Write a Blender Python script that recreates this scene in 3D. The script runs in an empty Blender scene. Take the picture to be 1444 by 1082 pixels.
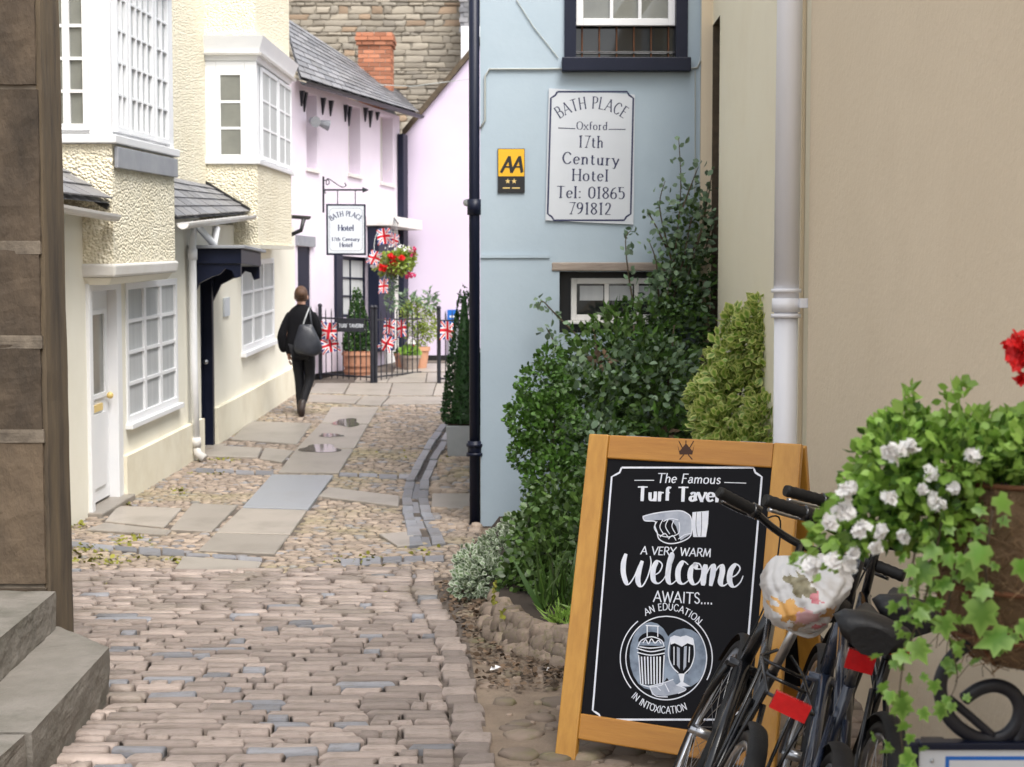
import bpy, math, random
import numpy as np
from mathutils import Vector, Matrix
R = math.radians
rnd = random.Random(7)
S = bpy.context.scene
COL = S.collection

# ------------------------------------------------------------------ camera, sky, sun, exposure
CAM_H, FPX, CX, CY = 1.75, 2000.0, 722.0, 541.0
PITCH = math.atan(111.0 / FPX)
cam = bpy.data.cameras.new('camera'); cam_o = bpy.data.objects.new('camera', cam); COL.objects.link(cam_o)
cam_o.location = (0, 0, CAM_H); cam_o.rotation_euler = (math.pi / 2 - PITCH, 0, 0)
cam.sensor_width = 36; cam.lens = FPX / 1444 * 36; cam.clip_start = .05; cam.clip_end = 500
cam.dof.use_dof = True; cam.dof.focus_distance = 5.6; cam.dof.aperture_fstop = 6.3
S.camera = cam_o
SUN_EL, SUN_AZ = 58, 150       # azimuth clockwise from +Y
W = bpy.data.worlds.new('World'); S.world = W; W.use_nodes = True
wn = W.node_tree.nodes; wl = W.node_tree.links; wn.clear()
sky = wn.new('ShaderNodeTexSky'); sky.sky_type = 'NISHITA'; sky.sun_disc = False
sky.sun_elevation = R(SUN_EL); sky.sun_rotation = R(SUN_AZ); sky.dust_density = 4; sky.air_density = 1.0
hs = wn.new('ShaderNodeHueSaturation'); hs.inputs['Saturation'].default_value = .25
bg = wn.new('ShaderNodeBackground'); bg.inputs[1].default_value = .15
wo = wn.new('ShaderNodeOutputWorld')
wl.new(sky.outputs[0], hs.inputs['Color']); wl.new(hs.outputs[0], bg.inputs[0]); wl.new(bg.outputs[0], wo.inputs[0])
sun = bpy.data.lights.new('sun', 'SUN'); sun.energy = 1.4; sun.angle = R(32); sun.color = (1, .96, .9)
sun_o = bpy.data.objects.new('sun', sun); COL.objects.link(sun_o); sun_o.location = (20, -20, 30)
sd = Vector((math.sin(R(SUN_AZ)) * math.cos(R(SUN_EL)), math.cos(R(SUN_AZ)) * math.cos(R(SUN_EL)), math.sin(R(SUN_EL))))
sun_o.rotation_euler = sd.to_track_quat('Z', 'Y').to_euler()
S.render.engine = 'CYCLES'
S.view_settings.view_transform = 'Standard'; S.view_settings.look = 'None'; S.view_settings.gamma = 1
S.view_settings.exposure = 1.1

# ------------------------------------------------------------------ photo pixel -> world
def V(*a): return Vector(a[0]) if len(a) == 1 else Vector(a)
def ray(x, y):
    rx, ry = (x - CX) / FPX, (CY - y) / FPX; c, s = math.cos(PITCH), math.sin(PITCH)
    return Vector((rx, c + ry * s, ry * c - s))
CAMP = Vector((0, 0, CAM_H))
def PY(x, y, Y): d = ray(x, y); return CAMP + d * (Y / d.y)
def PX(x, y, X): d = ray(x, y); return CAMP + d * (X / d.x)
def gz(Y):
    if Y < 10.8: return 0.0
    if Y < 12.8: return .045 * (Y - 10.8) ** 2 / 4
    return min(.045 * (Y - 11.8), .045 * 15.2)
def G(x, y, dz=0.0):
    d = ray(x, y); t = 3.0
    for _ in range(40):
        z = gz(t * d.y) + dz; t = (CAM_H - z) / -d.z * .7 + t * .3
    p = CAMP + d * t; p.z = gz(p.y) + dz; return p

class Frame:
    """a flat plane: origin, u (along), v (up), n (outward); s,t are metres along u and v"""
    def __init__(self, o, u, v=(0, 0, 1), flip=False):
        self.o, self.u, self.v = V(o), V(u).normalized(), V(v).normalized()
        self.n = self.u.cross(self.v).normalized() * (-1 if flip else 1)
    def px(self, x, y):
        d = ray(x, y); n = self.n; k = (self.o - CAMP).dot(n) / d.dot(n); p = CAMP + d * k - self.o
        uv = self.u.dot(self.v); a, b = p.dot(self.u), p.dot(self.v); D = 1 - uv * uv
        return (a - b * uv) / D, (b - a * uv) / D
    def P(self, s, t, d=0.0): return self.o + self.u * s + self.v * t + self.n * d
    def rect(self, x0, x1, y0, y1):
        """photo box (left, right, top, bottom) -> s0,s1,t0,t1"""
        ym, xm = (y0 + y1) / 2, (x0 + x1) / 2
        s0, s1 = self.px(x0, ym)[0], self.px(x1, ym)[0]
        t1, t0 = self.px(xm, y0)[1], self.px(xm, y1)[1]
        return (min(s0, s1), max(s0, s1), min(t0, t1), max(t0, t1))

# ------------------------------------------------------------------ objects and tags
def link(o, parent=None, inv=True):
    COL.objects.link(o)
    if parent:
        o.parent = parent
        if inv and parent.type == 'EMPTY': o.matrix_parent_inverse = Matrix.Translation(-parent.location)
    return o
def tag(o, label=None, cat=None, group=None, kind=None):
    for k, v in (('label', label), ('category', cat), ('group', group), ('kind', kind)):
        if v: o[k] = v
    return o
def thing(name, label, cat, loc=(0, 0, 0), group=None):
    o = bpy.data.objects.new(name, None); o.empty_display_size = .1; COL.objects.link(o); o.location = loc
    return tag(o, label, cat, group)

class MB:
    def __init__(self): self.v, self.f, self.m = [], [], []
    def add(self, vs, fs, mi=0):
        b = len(self.v); self.v += [tuple(p) for p in vs]; self.f += [tuple(i + b for i in f) for f in fs]; self.m += [mi] * len(fs); return self
    def hexa(self, p, mi=0):   # p: 4 bottom ring, 4 top ring (same order)
        return self.add(p, [(3, 2, 1, 0), (4, 5, 6, 7), (0, 1, 5, 4), (1, 2, 6, 5), (2, 3, 7, 6), (3, 0, 4, 7)], mi)
    def box(self, x0, x1, y0, y1, z0, z1, mi=0):
        return self.hexa([(x0, y0, z0), (x1, y0, z0), (x1, y1, z0), (x0, y1, z0), (x0, y0, z1), (x1, y0, z1), (x1, y1, z1), (x0, y1, z1)], mi)
    def fbox(self, F, s0, s1, t0, t1, d0, d1, mi=0):
        return self.hexa([F.P(s, t, d) for d in (d0, d1) for s, t in ((s0, t0), (s1, t0), (s1, t1), (s0, t1))], mi)
    def quad(self, a, b, c, d, mi=0): return self.add([a, b, c, d], [(0, 1, 2, 3)], mi)
    def tube(self, pts, r, n=8, mi=0, caps=True, closed=False, sx=1.0):
        pts = [V(p) for p in pts]; k = len(pts); rs = r if isinstance(r, (list, tuple)) else [r] * k
        b = len(self.v); ref = None
        for i, p in enumerate(pts):
            if closed: t = pts[(i + 1) % k] - pts[i - 1]
            else: t = pts[min(i + 1, k - 1)] - pts[max(i - 1, 0)]
            t.normalize()
            if ref is None: ref = Vector((0, 0, 1)) if abs(t.z) < .9 else Vector((1, 0, 0))
            a = ref - t * ref.dot(t)
            if a.length < 1e-5: a = t.orthogonal()
            a.normalize(); ref = a; c = t.cross(a)
            for j in range(n):
                an = 2 * math.pi * j / n
                self.v.append(tuple(p + (a * math.cos(an) + c * math.sin(an) * sx) * rs[i]))
        for i in range(k if closed else k - 1):
            i2 = (i + 1) % k
            for j in range(n):
                j2 = (j + 1) % n
                self.f.append((b + i * n + j, b + i * n + j2, b + i2 * n + j2, b + i2 * n + j)); self.m.append(mi)
        if caps and not closed:
            self.f.append(tuple(b + j for j in reversed(range(n)))); self.m.append(mi)
            self.f.append(tuple(b + (k - 1) * n + j for j in range(n))); self.m.append(mi)
        return self
    def lathe(self, c, prof, n=20, axis='Z', mi=0, closed=False):
        c = V(c); b = len(self.v); k = len(prof)
        for r, h in prof:
            for j in range(n):
                a = 2 * math.pi * j / n; q = (r * math.cos(a), r * math.sin(a), h)
                if axis == 'X': q = (h, q[0], q[1])
                if axis == 'Y': q = (q[0], h, q[1])
                self.v.append(tuple(c + V(q)))
        for i in range(k - 1 + (1 if closed else 0)):
            i2 = (i + 1) % k
            for j in range(n):
                j2 = (j + 1) % n
                self.f.append((b + i * n + j, b + i * n + j2, b + i2 * n + j2, b + i2 * n + j)); self.m.append(mi)
        return self
    def ball(self, c, r, n=10, k=6, mi=0):
        rx, ry, rz = r if isinstance(r, (list, tuple)) else (r, r, r); c = V(c); b = len(self.v)
        for i in range(k + 1):
            th = math.pi * (i + .02) / (k + .04)
            for j in range(n):
                a = 2 * math.pi * j / n
                self.v.append((c.x + rx * math.sin(th) * math.cos(a), c.y + ry * math.sin(th) * math.sin(a), c.z + rz * math.cos(th)))
        for i in range(k):
            for j in range(n):
                j2 = (j + 1) % n; self.f.append((b + i * n + j, b + (i + 1) * n + j, b + (i + 1) * n + j2, b + i * n + j2)); self.m.append(mi)
        return self
    def prism(self, ring, off, mi=0):
        ring = [V(p) for p in ring]; off = V(off); k = len(ring)
        return self.add(ring + [p + off for p in ring], [tuple(reversed(range(k))), tuple(range(k, 2 * k))] + [(i, (i + 1) % k, k + (i + 1) % k, k + i) for i in range(k)], mi)
    def mesh(self, name, mats, smooth=False, fix=True):
        me = bpy.data.meshes.new(name); me.from_pydata(self.v, [], self.f)
        for m in (mats if isinstance(mats, (list, tuple)) else [mats]): me.materials.append(m)
        if any(self.m): me.polygons.foreach_set('material_index', self.m)
        if fix:
            import bmesh
            bm = bmesh.new(); bm.from_mesh(me); bmesh.ops.recalc_face_normals(bm, faces=bm.faces[:]); bm.to_mesh(me); bm.free()
        if smooth: me.polygons.foreach_set('use_smooth', [len(p.vertices) <= 4 for p in me.polygons])
        me.update(); return me
    def build(self, name, mats, parent=None, smooth=False, inv=True, bev=0, fix=True):
        o = bpy.data.objects.new(name, self.mesh(name, mats, smooth, fix)); link(o, parent, inv)
        if bev:
            b = o.modifiers.new('bevel', 'BEVEL'); b.width = bev; b.segments = 2; b.limit_method = 'ANGLE'; b.harden_normals = False
        return o

def struct(o): o['kind'] = 'structure'; return o
def crom(pts, n=6, closed=False):
    P = [V(p) for p in pts]; out = []; k = len(P)
    for i in range(k if closed else k - 1):
        if closed: a, b, c, d = P[i - 1], P[i], P[(i + 1) % k], P[(i + 2) % k]
        else: a, b, c, d = P[max(i - 1, 0)], P[i], P[i + 1], P[min(i + 2, k - 1)]
        for j in range(n):
            t = j / n
            out.append(((b * 2) + (c - a) * t + (a * 2 - b * 5 + c * 4 - d) * t * t + (b * 3 - a - c * 3 + d) * t ** 3) * .5)
    if not closed: out.append(P[-1])
    return out

# ------------------------------------------------------------------ materials
def mat(name, c1, c2=None, scale=6, rough=.75, bump=0, bscale=None, rnd_amt=0, spec=.5, metal=0, detail=6,
        c3=None, s3=1.2, amt3=.5, edge=None, transl=0, stretch=None, voro=0, coat=0, hsv=None):
    """procedural surface: two tones mixed by noise, optional stain tone c3, per-piece random brightness,
    leaf-edge tone, bump from noise or voronoi"""
    m = bpy.data.materials.new(name); m.use_nodes = True; nt = m.node_tree; N, L = nt.nodes, nt.links
    b = N['Principled BSDF']; out = N['Material Output']
    b.inputs['Roughness'].default_value = rough; b.inputs['Metallic'].default_value = metal
    b.inputs['Specular IOR Level'].default_value = spec
    if coat: b.inputs['Coat Weight'].default_value = coat
    tc = N.new('ShaderNodeTexCoord'); co = tc.outputs['Object']
    if stretch:
        mp = N.new('ShaderNodeMapping'); mp.inputs['Scale'].default_value = stretch; L.new(co, mp.inputs[0]); co = mp.outputs[0]
    def noise(sc, det=detail, ro=.6):
        n = N.new('ShaderNodeTexNoise'); n.inputs['Scale'].default_value = sc; n.inputs['Detail'].default_value = det; n.inputs['Roughness'].default_value = ro
        L.new(co, n.inputs['Vector']); return n
    def mix(fac, a, bcol, typ='MIX'):
        x = N.new('ShaderNodeMix'); x.data_type = 'RGBA'; x.blend_type = typ
        for s, v in ((x.inputs[0], fac), (x.inputs[6], a), (x.inputs[7], bcol)):
            if hasattr(v, 'links'): L.new(v, s)
            elif isinstance(v, (int, float)): s.default_value = v
            else: s.default_value = (*v, 1)
        return x.outputs[2]
    def ramp(o, lo, hi):
        r = N.new('ShaderNodeMapRange'); r.inputs[1].default_value = lo; r.inputs[2].default_value = hi; L.new(o, r.inputs[0]); return r.outputs[0]
    col = c1
    if c2: col = mix(ramp(noise(scale).outputs['Fac'], .32, .68), c1, c2)
    if rnd_amt:
        oi = N.new('ShaderNodeObjectInfo'); ge = N.new('ShaderNodeNewGeometry')
        ad = N.new('ShaderNodeMath'); ad.operation = 'ADD'; L.new(oi.outputs['Random'], ad.inputs[0]); L.new(ge.outputs['Random Per Island'], ad.inputs[1])
        fr = N.new('ShaderNodeMath'); fr.operation = 'FRACT'; L.new(ad.outputs[0], fr.inputs[0])
        if c2:   # pieces differ in tone as well as brightness
            m7 = N.new('ShaderNodeMath'); m7.operation = 'MULTIPLY'; m7.inputs[1].default_value = 7.31; L.new(fr.outputs[0], m7.inputs[0])
            f2 = N.new('ShaderNodeMath'); f2.operation = 'FRACT'; L.new(m7.outputs[0], f2.inputs[0])
            col = mix(.6, col, mix(f2.outputs[0], c1, c2))
        if hsv:  # a share of the pieces has another colour
            gt = N.new('ShaderNodeMath'); gt.operation = 'GREATER_THAN'; gt.inputs[1].default_value = 1 - hsv[0]
            m3 = N.new('ShaderNodeMath'); m3.operation = 'MULTIPLY'; m3.inputs[1].default_value = 13.7; L.new(fr.outputs[0], m3.inputs[0])
            f3 = N.new('ShaderNodeMath'); f3.operation = 'FRACT'; L.new(m3.outputs[0], f3.inputs[0]); L.new(f3.outputs[0], gt.inputs[0])
            sc = N.new('ShaderNodeMath'); sc.operation = 'MULTIPLY'; sc.inputs[1].default_value = .8; L.new(gt.outputs[0], sc.inputs[0])
            col = mix(sc.outputs[0], col, hsv[1])
        mr = N.new('ShaderNodeMapRange'); mr.inputs[3].default_value = 1 - rnd_amt; mr.inputs[4].default_value = 1 + rnd_amt; L.new(fr.outputs[0], mr.inputs[0])
        cb = N.new('ShaderNodeCombineColor')
        for i in range(3): L.new(mr.outputs[0], cb.inputs[i])
        col = mix(1.0, col, cb.outputs[0], 'MULTIPLY')
    if c3:
        mm = N.new('ShaderNodeMath'); mm.operation = 'MULTIPLY'; mm.inputs[1].default_value = amt3
        L.new(ramp(noise(s3, 8, .65).outputs['Fac'], .5, .72), mm.inputs[0]); col = mix(mm.outputs[0], col, c3)
    if edge:
        at = N.new('ShaderNodeAttribute'); at.attribute_name = 'edge'; col = mix(ramp(at.outputs['Fac'], .35, .95), col, edge)
    if hasattr(col, 'links'): L.new(col, b.inputs['Base Color'])
    else: b.inputs['Base Color'].default_value = (*col, 1)
    if bump:
        bp = N.new('ShaderNodeBump'); bp.inputs['Strength'].default_value = min(1, bump); bp.inputs['Distance'].default_value = .01 * max(1, bump)
        if voro:
            vo = N.new('ShaderNodeTexVoronoi'); vo.inputs['Scale'].default_value = voro; L.new(co, vo.inputs['Vector']); h = vo.outputs['Distance']
            bp.invert = True
        else: h = noise(bscale or scale * 4, 5).outputs['Fac']
        L.new(h, bp.inputs['Height']); L.new(bp.outputs[0], b.inputs['Normal'])
    if transl:
        tr = N.new('ShaderNodeBsdfTranslucent'); ms = N.new('ShaderNodeMixShader'); ms.inputs[0].default_value = transl
        if hasattr(col, 'links'): L.new(col, tr.inputs[0])
        else: tr.inputs[0].default_value = (*col, 1)
        L.new(b.outputs[0], ms.inputs[1]); L.new(tr.outputs[0], ms.inputs[2]); L.new(ms.outputs[0], out.inputs[0])
    return m
M = {}
def mm(name, *a, **k): M[name] = mat(name, *a, **k)
mm('earth', (.15, .11, .08), (.24, .185, .135), scale=5, bump=.7, bscale=60, rough=.95, c3=(.1, .08, .055), s3=3, amt3=.6)
mm('mortar', (.075, .06, .05), (.13, .105, .085), scale=4, bump=.5, bscale=70, rough=.95)
mm('sett', (.345, .278, .243), (.25, .205, .18), scale=7, bump=.7, bscale=34, rnd_amt=.28, rough=.58, hsv=(.09, (.2, .215, .245)), c3=(.14, .12, .085), s3=2.2, amt3=.65)
mm('flag', (.335, .295, .255), (.275, .25, .22), scale=2.5, bump=.35, bscale=40, rnd_amt=.13, rough=.42, c3=(.18, .155, .125), s3=2.2, amt3=.6)
mm('flag_blue', (.27, .285, .315), (.315, .315, .325), scale=2, bump=.25, bscale=40, rnd_amt=.1, rough=.4, c3=(.2, .2, .21), s3=2, amt3=.5)
mm('pebble', (.345, .27, .21), (.235, .19, .155), scale=8, rnd_amt=.3, rough=.65, hsv=(.1, (.21, .21, .225)), c3=(.24, .225, .06), s3=.9, amt3=.5)
mm('pebble_dirt', (.25, .19, .145), (.17, .13, .1), scale=8, rnd_amt=.35, rough=.8, bump=.4, c3=(.13, .13, .04), s3=4, amt3=.7)
mm('blue_brick', (.17, .18, .205), (.24, .235, .25), scale=5, bump=.5, bscale=30, rnd_amt=.25, rough=.5, c3=(.12, .11, .1), s3=3, amt3=.6)
mm('water', (.16, .14, .12), None, rough=.06, spec=.5)
mm('cream', (.80, .765, .655), (.83, .80, .70), scale=1.5, bump=.15, bscale=18, rough=.85, c3=(.68, .63, .5), s3=1.0, amt3=.22)
mm('plinth', (.76, .70, .55), (.81, .76, .62), scale=3, bump=.2, bscale=20, rough=.85, c3=(.55, .48, .35), s3=1.6, amt3=.45)
mm('dash', (.82, .75, .57), (.86, .80, .64), scale=9, bump=2.2, voro=44, rough=.9, c3=(.70, .6, .42), s3=1.2, amt3=.35)
mm('white', (.80, .80, .81), (.76, .77, .79), scale=3, bump=.08, rough=.45)
mm('offwhite', (.74, .72, .70), (.68, .66, .62), scale=4, bump=.1, rough=.5, c3=(.5, .45, .38), s3=3, amt3=.3)
mm('glass', (.10, .12, .13), None, rough=.04, spec=.9)
mm('glass_dark', (.018, .02, .02), None, rough=.04, spec=.6)
mm('glass_grey', (.16, .165, .15), (.22, .225, .2), scale=3, rough=.06, spec=.7)
mm('curtain_sheen', (.52, .53, .53), (.42, .43, .44), scale=1, stretch=(14, 14, .8), rough=.8)  # curtain folds; on the bay panes its pale tone paints reflected light
mm('navy', (.0045, .0075, .022), (.008, .011, .028), scale=5, rough=.42, spec=.3)
mm('iron', (.01, .011, .017), (.02, .021, .028), scale=20, rough=.4, bump=.1, spec=.4)
mm('lead', (.22, .23, .26), (.3, .31, .33), scale=4, rough=.5, bump=.15)
mm('slate', (.155, .16, .175), (.22, .215, .225), scale=5, rnd_amt=.22, rough=.55, bump=.35, bscale=30, c3=(.24, .23, .2), s3=2, amt3=.4)
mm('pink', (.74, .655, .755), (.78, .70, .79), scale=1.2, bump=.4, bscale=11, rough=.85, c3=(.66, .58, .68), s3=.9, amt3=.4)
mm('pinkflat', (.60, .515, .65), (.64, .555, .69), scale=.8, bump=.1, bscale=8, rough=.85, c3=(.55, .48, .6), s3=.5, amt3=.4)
mm('blue_wall', (.375, .46, .53), (.41, .495, .56), scale=1.3, bump=.15, bscale=16, rough=.8, c3=(.33, .41, .47), s3=1.1, amt3=.45)
mm('tan_light', (.85, .78, .60), (.87, .81, .64), scale=1.0, bump=.12, bscale=12, rough=.85, c3=(.77, .685, .51), s3=1.3, amt3=.4)
mm('tan', (.75, .63, .46), (.79, .67, .495), scale=2.2, bump=.3, bscale=30, rough=.85, c3=(.67, .55, .39), s3=1.1, amt3=.5)
mm('pier', (.022, .016, .0115), (.115, .082, .052), scale=5, stretch=(1, 1, .5), bump=2.2, bscale=11, rough=.9, rnd_amt=.2, c3=(.01, .008, .006), s3=2.4, amt3=.85)
mm('pierlight', (.2, .165, .125), (.1, .08, .06), scale=6, bump=.8, bscale=20, rough=.9, c3=(.03, .024, .02), s3=3, amt3=.6)
mm('step', (.19, .172, .15), (.125, .115, .095), scale=3, bump=.9, bscale=26, rough=.85, c3=(.032, .036, .019), s3=1.6, amt3=.9)
mm('rubble', (.37, .325, .255), (.27, .245, .205), scale=5, rnd_amt=.24, bump=.9, bscale=18, rough=.9, hsv=(.07, (.33, .23, .15)))
mm('rubble_mortar', (.33, .295, .235), (.26, .235, .19), scale=5, rough=.95, bump=.5)
mm('brick', (.34, .125, .065), (.44, .19, .11), scale=12, rnd_amt=.28, bump=.4, rough=.85)
mm('brick_mortar', (.52, .46, .4), None, rough=.95)
mm('wood', (.54, .275, .046), (.44, .205, .03), scale=3.2, stretch=(9, 9, .9), rough=.4, bump=.12, bscale=18, coat=.2, c3=(.33, .14, .019), s3=2.4, amt3=.4)
mm('wood_h', (.47, .215, .03), (.38, .155, .019), scale=3.2, stretch=(.9, .9, 9), rough=.4, bump=.12, bscale=18, coat=.2, c3=(.29, .11, .013), s3=2.4, amt3=.4)
mm('oldwood', (.36, .30, .25), (.25, .2, .17), scale=4, stretch=(1, 9, 9), rough=.85, bump=.5)
mm('chalkboard', (.0045, .0045, .0065), (.0065, .0065, .0085), scale=2, rough=.65, spec=.15)
mm('chalk', (.80, .81, .85), (.62, .65, .73), scale=22, rough=.9)
mm('chalk_dim', (.28, .34, .42), (.12, .15, .2), scale=16, rough=.9)
mm('chalk_mid', (.45, .48, .54), (.3, .33, .4), scale=20, rough=.9)
mm('burn', (.05, .02, .01), None, rough=.8)
mm('sign_white', (.60, .63, .67), (.56, .59, .635), scale=3, rough=.45)
mm('sign_ink', (.025, .03, .085), None, rough=.5)
mm('yellow', (.80, .44, .015), None, rough=.4)
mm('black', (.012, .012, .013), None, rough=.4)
mm('gold', (.75, .55, .2), None, rough=.4)
mm('rubber', (.006, .006, .007), (.011, .011, .011), scale=40, rough=.6, bump=.2, spec=.35)
mm('blackpaint', (.005, .0055, .007), (.007, .0075, .01), scale=9, rough=.22, coat=.4, spec=.4)
mm('bluepaint', (.02, .028, .05), None, rough=.2, coat=.7)
mm('steel', (.55, .56, .58), (.42, .43, .45), scale=20, rough=.28, metal=1)
mm('red_lens', (.62, .008, .012), (.5, .004, .008), scale=60, rough=.18, coat=.6)
mm('amber', (.7, .28, .02), None, rough=.2)
mm('leather', (.007, .007, .008), (.011, .011, .012), scale=20, rough=.45, bump=.2, spec=.4)
mm('terracotta', (.42, .19, .11), (.5, .26, .16), scale=4, rough=.85, bump=.3, rnd_amt=.12)
mm('galv', (.36, .38, .39), (.42, .43, .44), scale=5, rough=.5, metal=.2)
mm('coir', (.13, .08, .045), (.24, .155, .085), scale=9, rough=.95, bump=1.2, bscale=70)
mm('coirstrand', (.25, .16, .085), (.12, .075, .04), scale=20, rough=.95, rnd_amt=.4)
mm('rust', (.17, .065, .025), (.1, .04, .018), scale=14, rough=.8, bump=.3)
mm('soil', (.035, .025, .018), None, rough=1)
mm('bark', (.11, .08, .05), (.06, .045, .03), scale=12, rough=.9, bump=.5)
mm('leaf_dark', (.034, .08, .015), (.09, .155, .034), scale=2, rnd_amt=.55, rough=.4, transl=.24)
mm('leaf_box', (.035, .095, .012), (.09, .19, .028), scale=2, rnd_amt=.45, rough=.45, transl=.25)
mm('leaf_blue', (.12, .195, .11), (.2, .285, .17), scale=2, rnd_amt=.4, rough=.45, transl=.25)
mm('leaf_var', (.15, .28, .035), (.22, .34, .05), scale=2, rnd_amt=.3, rough=.45, transl=.28, edge=(.66, .68, .24))
mm('leaf_white', (.1, .17, .07), (.14, .2, .09), scale=2, rnd_amt=.3, rough=.5, transl=.25, edge=(.55, .6, .48))
mm('leaf_top', (.018, .06, .015), (.045, .11, .028), scale=3, rnd_amt=.5, rough=.4, transl=.2)
mm('leaf_bright', (.2, .37, .05), (.33, .5, .11), scale=2, rnd_amt=.35, rough=.45, transl=.38)
mm('leaf_ivy', (.09, .235, .022), (.2, .36, .06), scale=12, rnd_amt=.35, rough=.4, transl=.32, edge=(.24, .4, .085))
mm('leaf_lime', (.2, .29, .04), (.32, .38, .07), scale=2, rnd_amt=.35, rough=.5, transl=.3)
mm('leaf_dead', (.07, .048, .03), (.14, .09, .055), scale=6, rnd_amt=.5, rough=.9)
mm('petal_white', (.82, .81, .8), (.86, .85, .84), scale=9, rough=.6, transl=.3)
mm('petal_red', (.62, .005, .008), (.75, .015, .015), scale=9, rnd_amt=.2, rough=.55, transl=.3)
mm('petal_pink', (.55, .02, .12), None, rough=.55, transl=.3)
mm('flag_b', (.012, .03, .22), None, rough=.8, transl=.2); mm('flag_w', (.8, .8, .8), None, rough=.8, transl=.2); mm('flag_r', (.62, .01, .025), None, rough=.8, transl=.2)
mm('cloth_black', (.004, .004, .0055), (.007, .007, .009), scale=30, rough=.9, bump=.2, spec=.2)
mm('legging', (.005, .005, .007), (.009, .009, .012), scale=12, rough=.7, spec=.3)
mm('bagleather', (.018, .02, .027), (.028, .03, .04), scale=18, rough=.42, bump=.2)
mm('boot', (.02, .014, .012), (.035, .02, .016), scale=12, rough=.5)
mm('skin', (.55, .32, .23), (.5, .28, .2), scale=8, rough=.55)
mm('hair', (.06, .028, .013), (.12, .055, .025), scale=8, stretch=(30, 30, 4), rough=.5, bump=.5)
mm('plasticbag', (.80, .79, .78), (.7, .69, .68), scale=5, rough=.28, transl=.35, spec=.6)
mm('bluesign', (.01, .13, .5), None, rough=.4)
mm('cable', (.4, .42, .40), None, rough=.7)
mm('litter', (.8, .8, .8), None, rough=.7)
mm('moss', (.16, .17, .02), (.26, .25, .045), scale=20, rough=1, rnd_amt=.35)
mm('pipe_white', (.84, .84, .87), (.79, .79, .82), scale=2, stretch=(3, 3, .5), rough=.4, c3=(.68, .67, .66), s3=1.5, amt3=.35)
def weather(o, amp=.012, size=.12, cuts=4):
    """chipped, uneven stone: subdivide and displace along normals with a cloud texture"""
    s = o.modifiers.new('cut', 'SUBSURF'); s.subdivision_type = 'SIMPLE'; s.levels = s.render_levels = cuts
    t = bpy.data.textures.new('stone_relief', 'CLOUDS'); t.noise_scale = size; t.noise_depth = 3
    d = o.modifiers.new('relief', 'DISPLACE'); d.texture = t; d.strength = amp * 2; d.mid_level = .5; d.texture_coords = 'GLOBAL'
    for p in o.data.polygons: p.use_smooth = False
    return o
mm('pierside_lit', (.135, .1, .06), (.05, .038, .028), scale=4, stretch=(2, 2, .25), bump=.8, bscale=16, rough=.9, c3=(.025, .02, .016), s3=2, amt3=.7)  # pier stone in a lighter tone, for the side that catches the light
# ------------------------------------------------------------------ ground
mb = MB()
ys = [-40, -10, 0, 4, 8, 10.8] + [10.8 + .25 * i for i in range(1, 9)] + [14, 17, 20, 23, 25, 27.0, 34, 60, 250]
for i, y in enumerate(ys):
    for x in (-250, -4, 0, 4, 250): mb.v.append((x, y, gz(y)))
for i in range(len(ys) - 1):
    for j in range(4): mb.f.append((i * 5 + j, i * 5 + j + 1, i * 5 + 6 + j, i * 5 + 5 + j)); mb.m.append(0)
struct(mb.build('ground', M['earth']))

# unit stone: base z=0, top z=1, footprint -.5..+.5, worn edges
def stone_mesh(name, m, seed, inset=.07, sh=.7, wob=.06):
    r = random.Random(seed); o = []
    ring = [(-.5, -.5), (0, -.5), (.5, -.5), (.5, 0), (.5, .5), (0, .5), (-.5, .5), (-.5, 0)]
    J = [(x + r.uniform(-wob, wob) * (1 if abs(x) > .1 else 2), y + r.uniform(-wob, wob)) for x, y in ring]
    for x, y in J: o.append((x, y, 0))
    for x, y in J: o.append((x, y, sh + r.uniform(-.1, .1)))
    for x, y in J: o.append((x * (1 - 2 * inset * .6), y * (1 - 2 * inset), .95 + r.uniform(-.06, .06)))
    o.append((0, 0, 1.0 + r.uniform(-.06, .06))); f = []
    for a in (0, 8):
        for i in range(8): f.append((a + i, a + (i + 1) % 8, a + 8 + (i + 1) % 8, a + 8 + i))
    for i in range(8): f.append((16 + i, 16 + (i + 1) % 8, 24))
    b = MB(); b.v = o; b.f = f; b.m = [0] * len(f)
    return b.mesh(name, m, smooth=True)

paving = struct(MB().quad((-2.9, 4.6, .004), (-.05, 4.6, .004), (-.35, 9.25, .004), (-2.9, 9.25, .004)).build('sett_paving', M['mortar']))
SM = [stone_mesh('sett', M['sett'], 100 + i) for i in range(14)]
setts = []
def right_edge(Y):
    pts = [(4.5, -.16), (5.4, -.18), (6.2, -.27), (7.0, -.33), (7.6, -.42), (8.3, -.56), (9.3, -.62)]
    for (a, xa), (b, xb) in zip(pts, pts[1:]):
        if Y <= b: return xa + (xb - xa) * (Y - a) / (b - a)
    return -.62
y = 4.7
while y < 9.15:
    d = rnd.uniform(.062, .108); x1 = right_edge(y) - .035; x = -1.85 if y < 6.3 else (-2.12 if y < 7.1 else -2.95); x += rnd.uniform(0, .1)
    while x < x1:
        w = rnd.choice((.09, .13, .17, .2, .24, .3)) * rnd.uniform(.88, 1.12)
        if x + w > x1 - .05: w = max(.08, x1 - x)
        cy = y + d / 2 + .03 * math.sin(x * 2.1 + y) + .012 * math.sin(x * 6.3 + 3 * y) + .02 * x + rnd.uniform(-.01, .01)
        h = rnd.uniform(.034, .046)
        setts.append((x + w / 2, cy, w - rnd.uniform(.008, .02), d - rnd.uniform(.014, .027), h, rnd.uniform(-.05, .05))); x += w
    y += d
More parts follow.
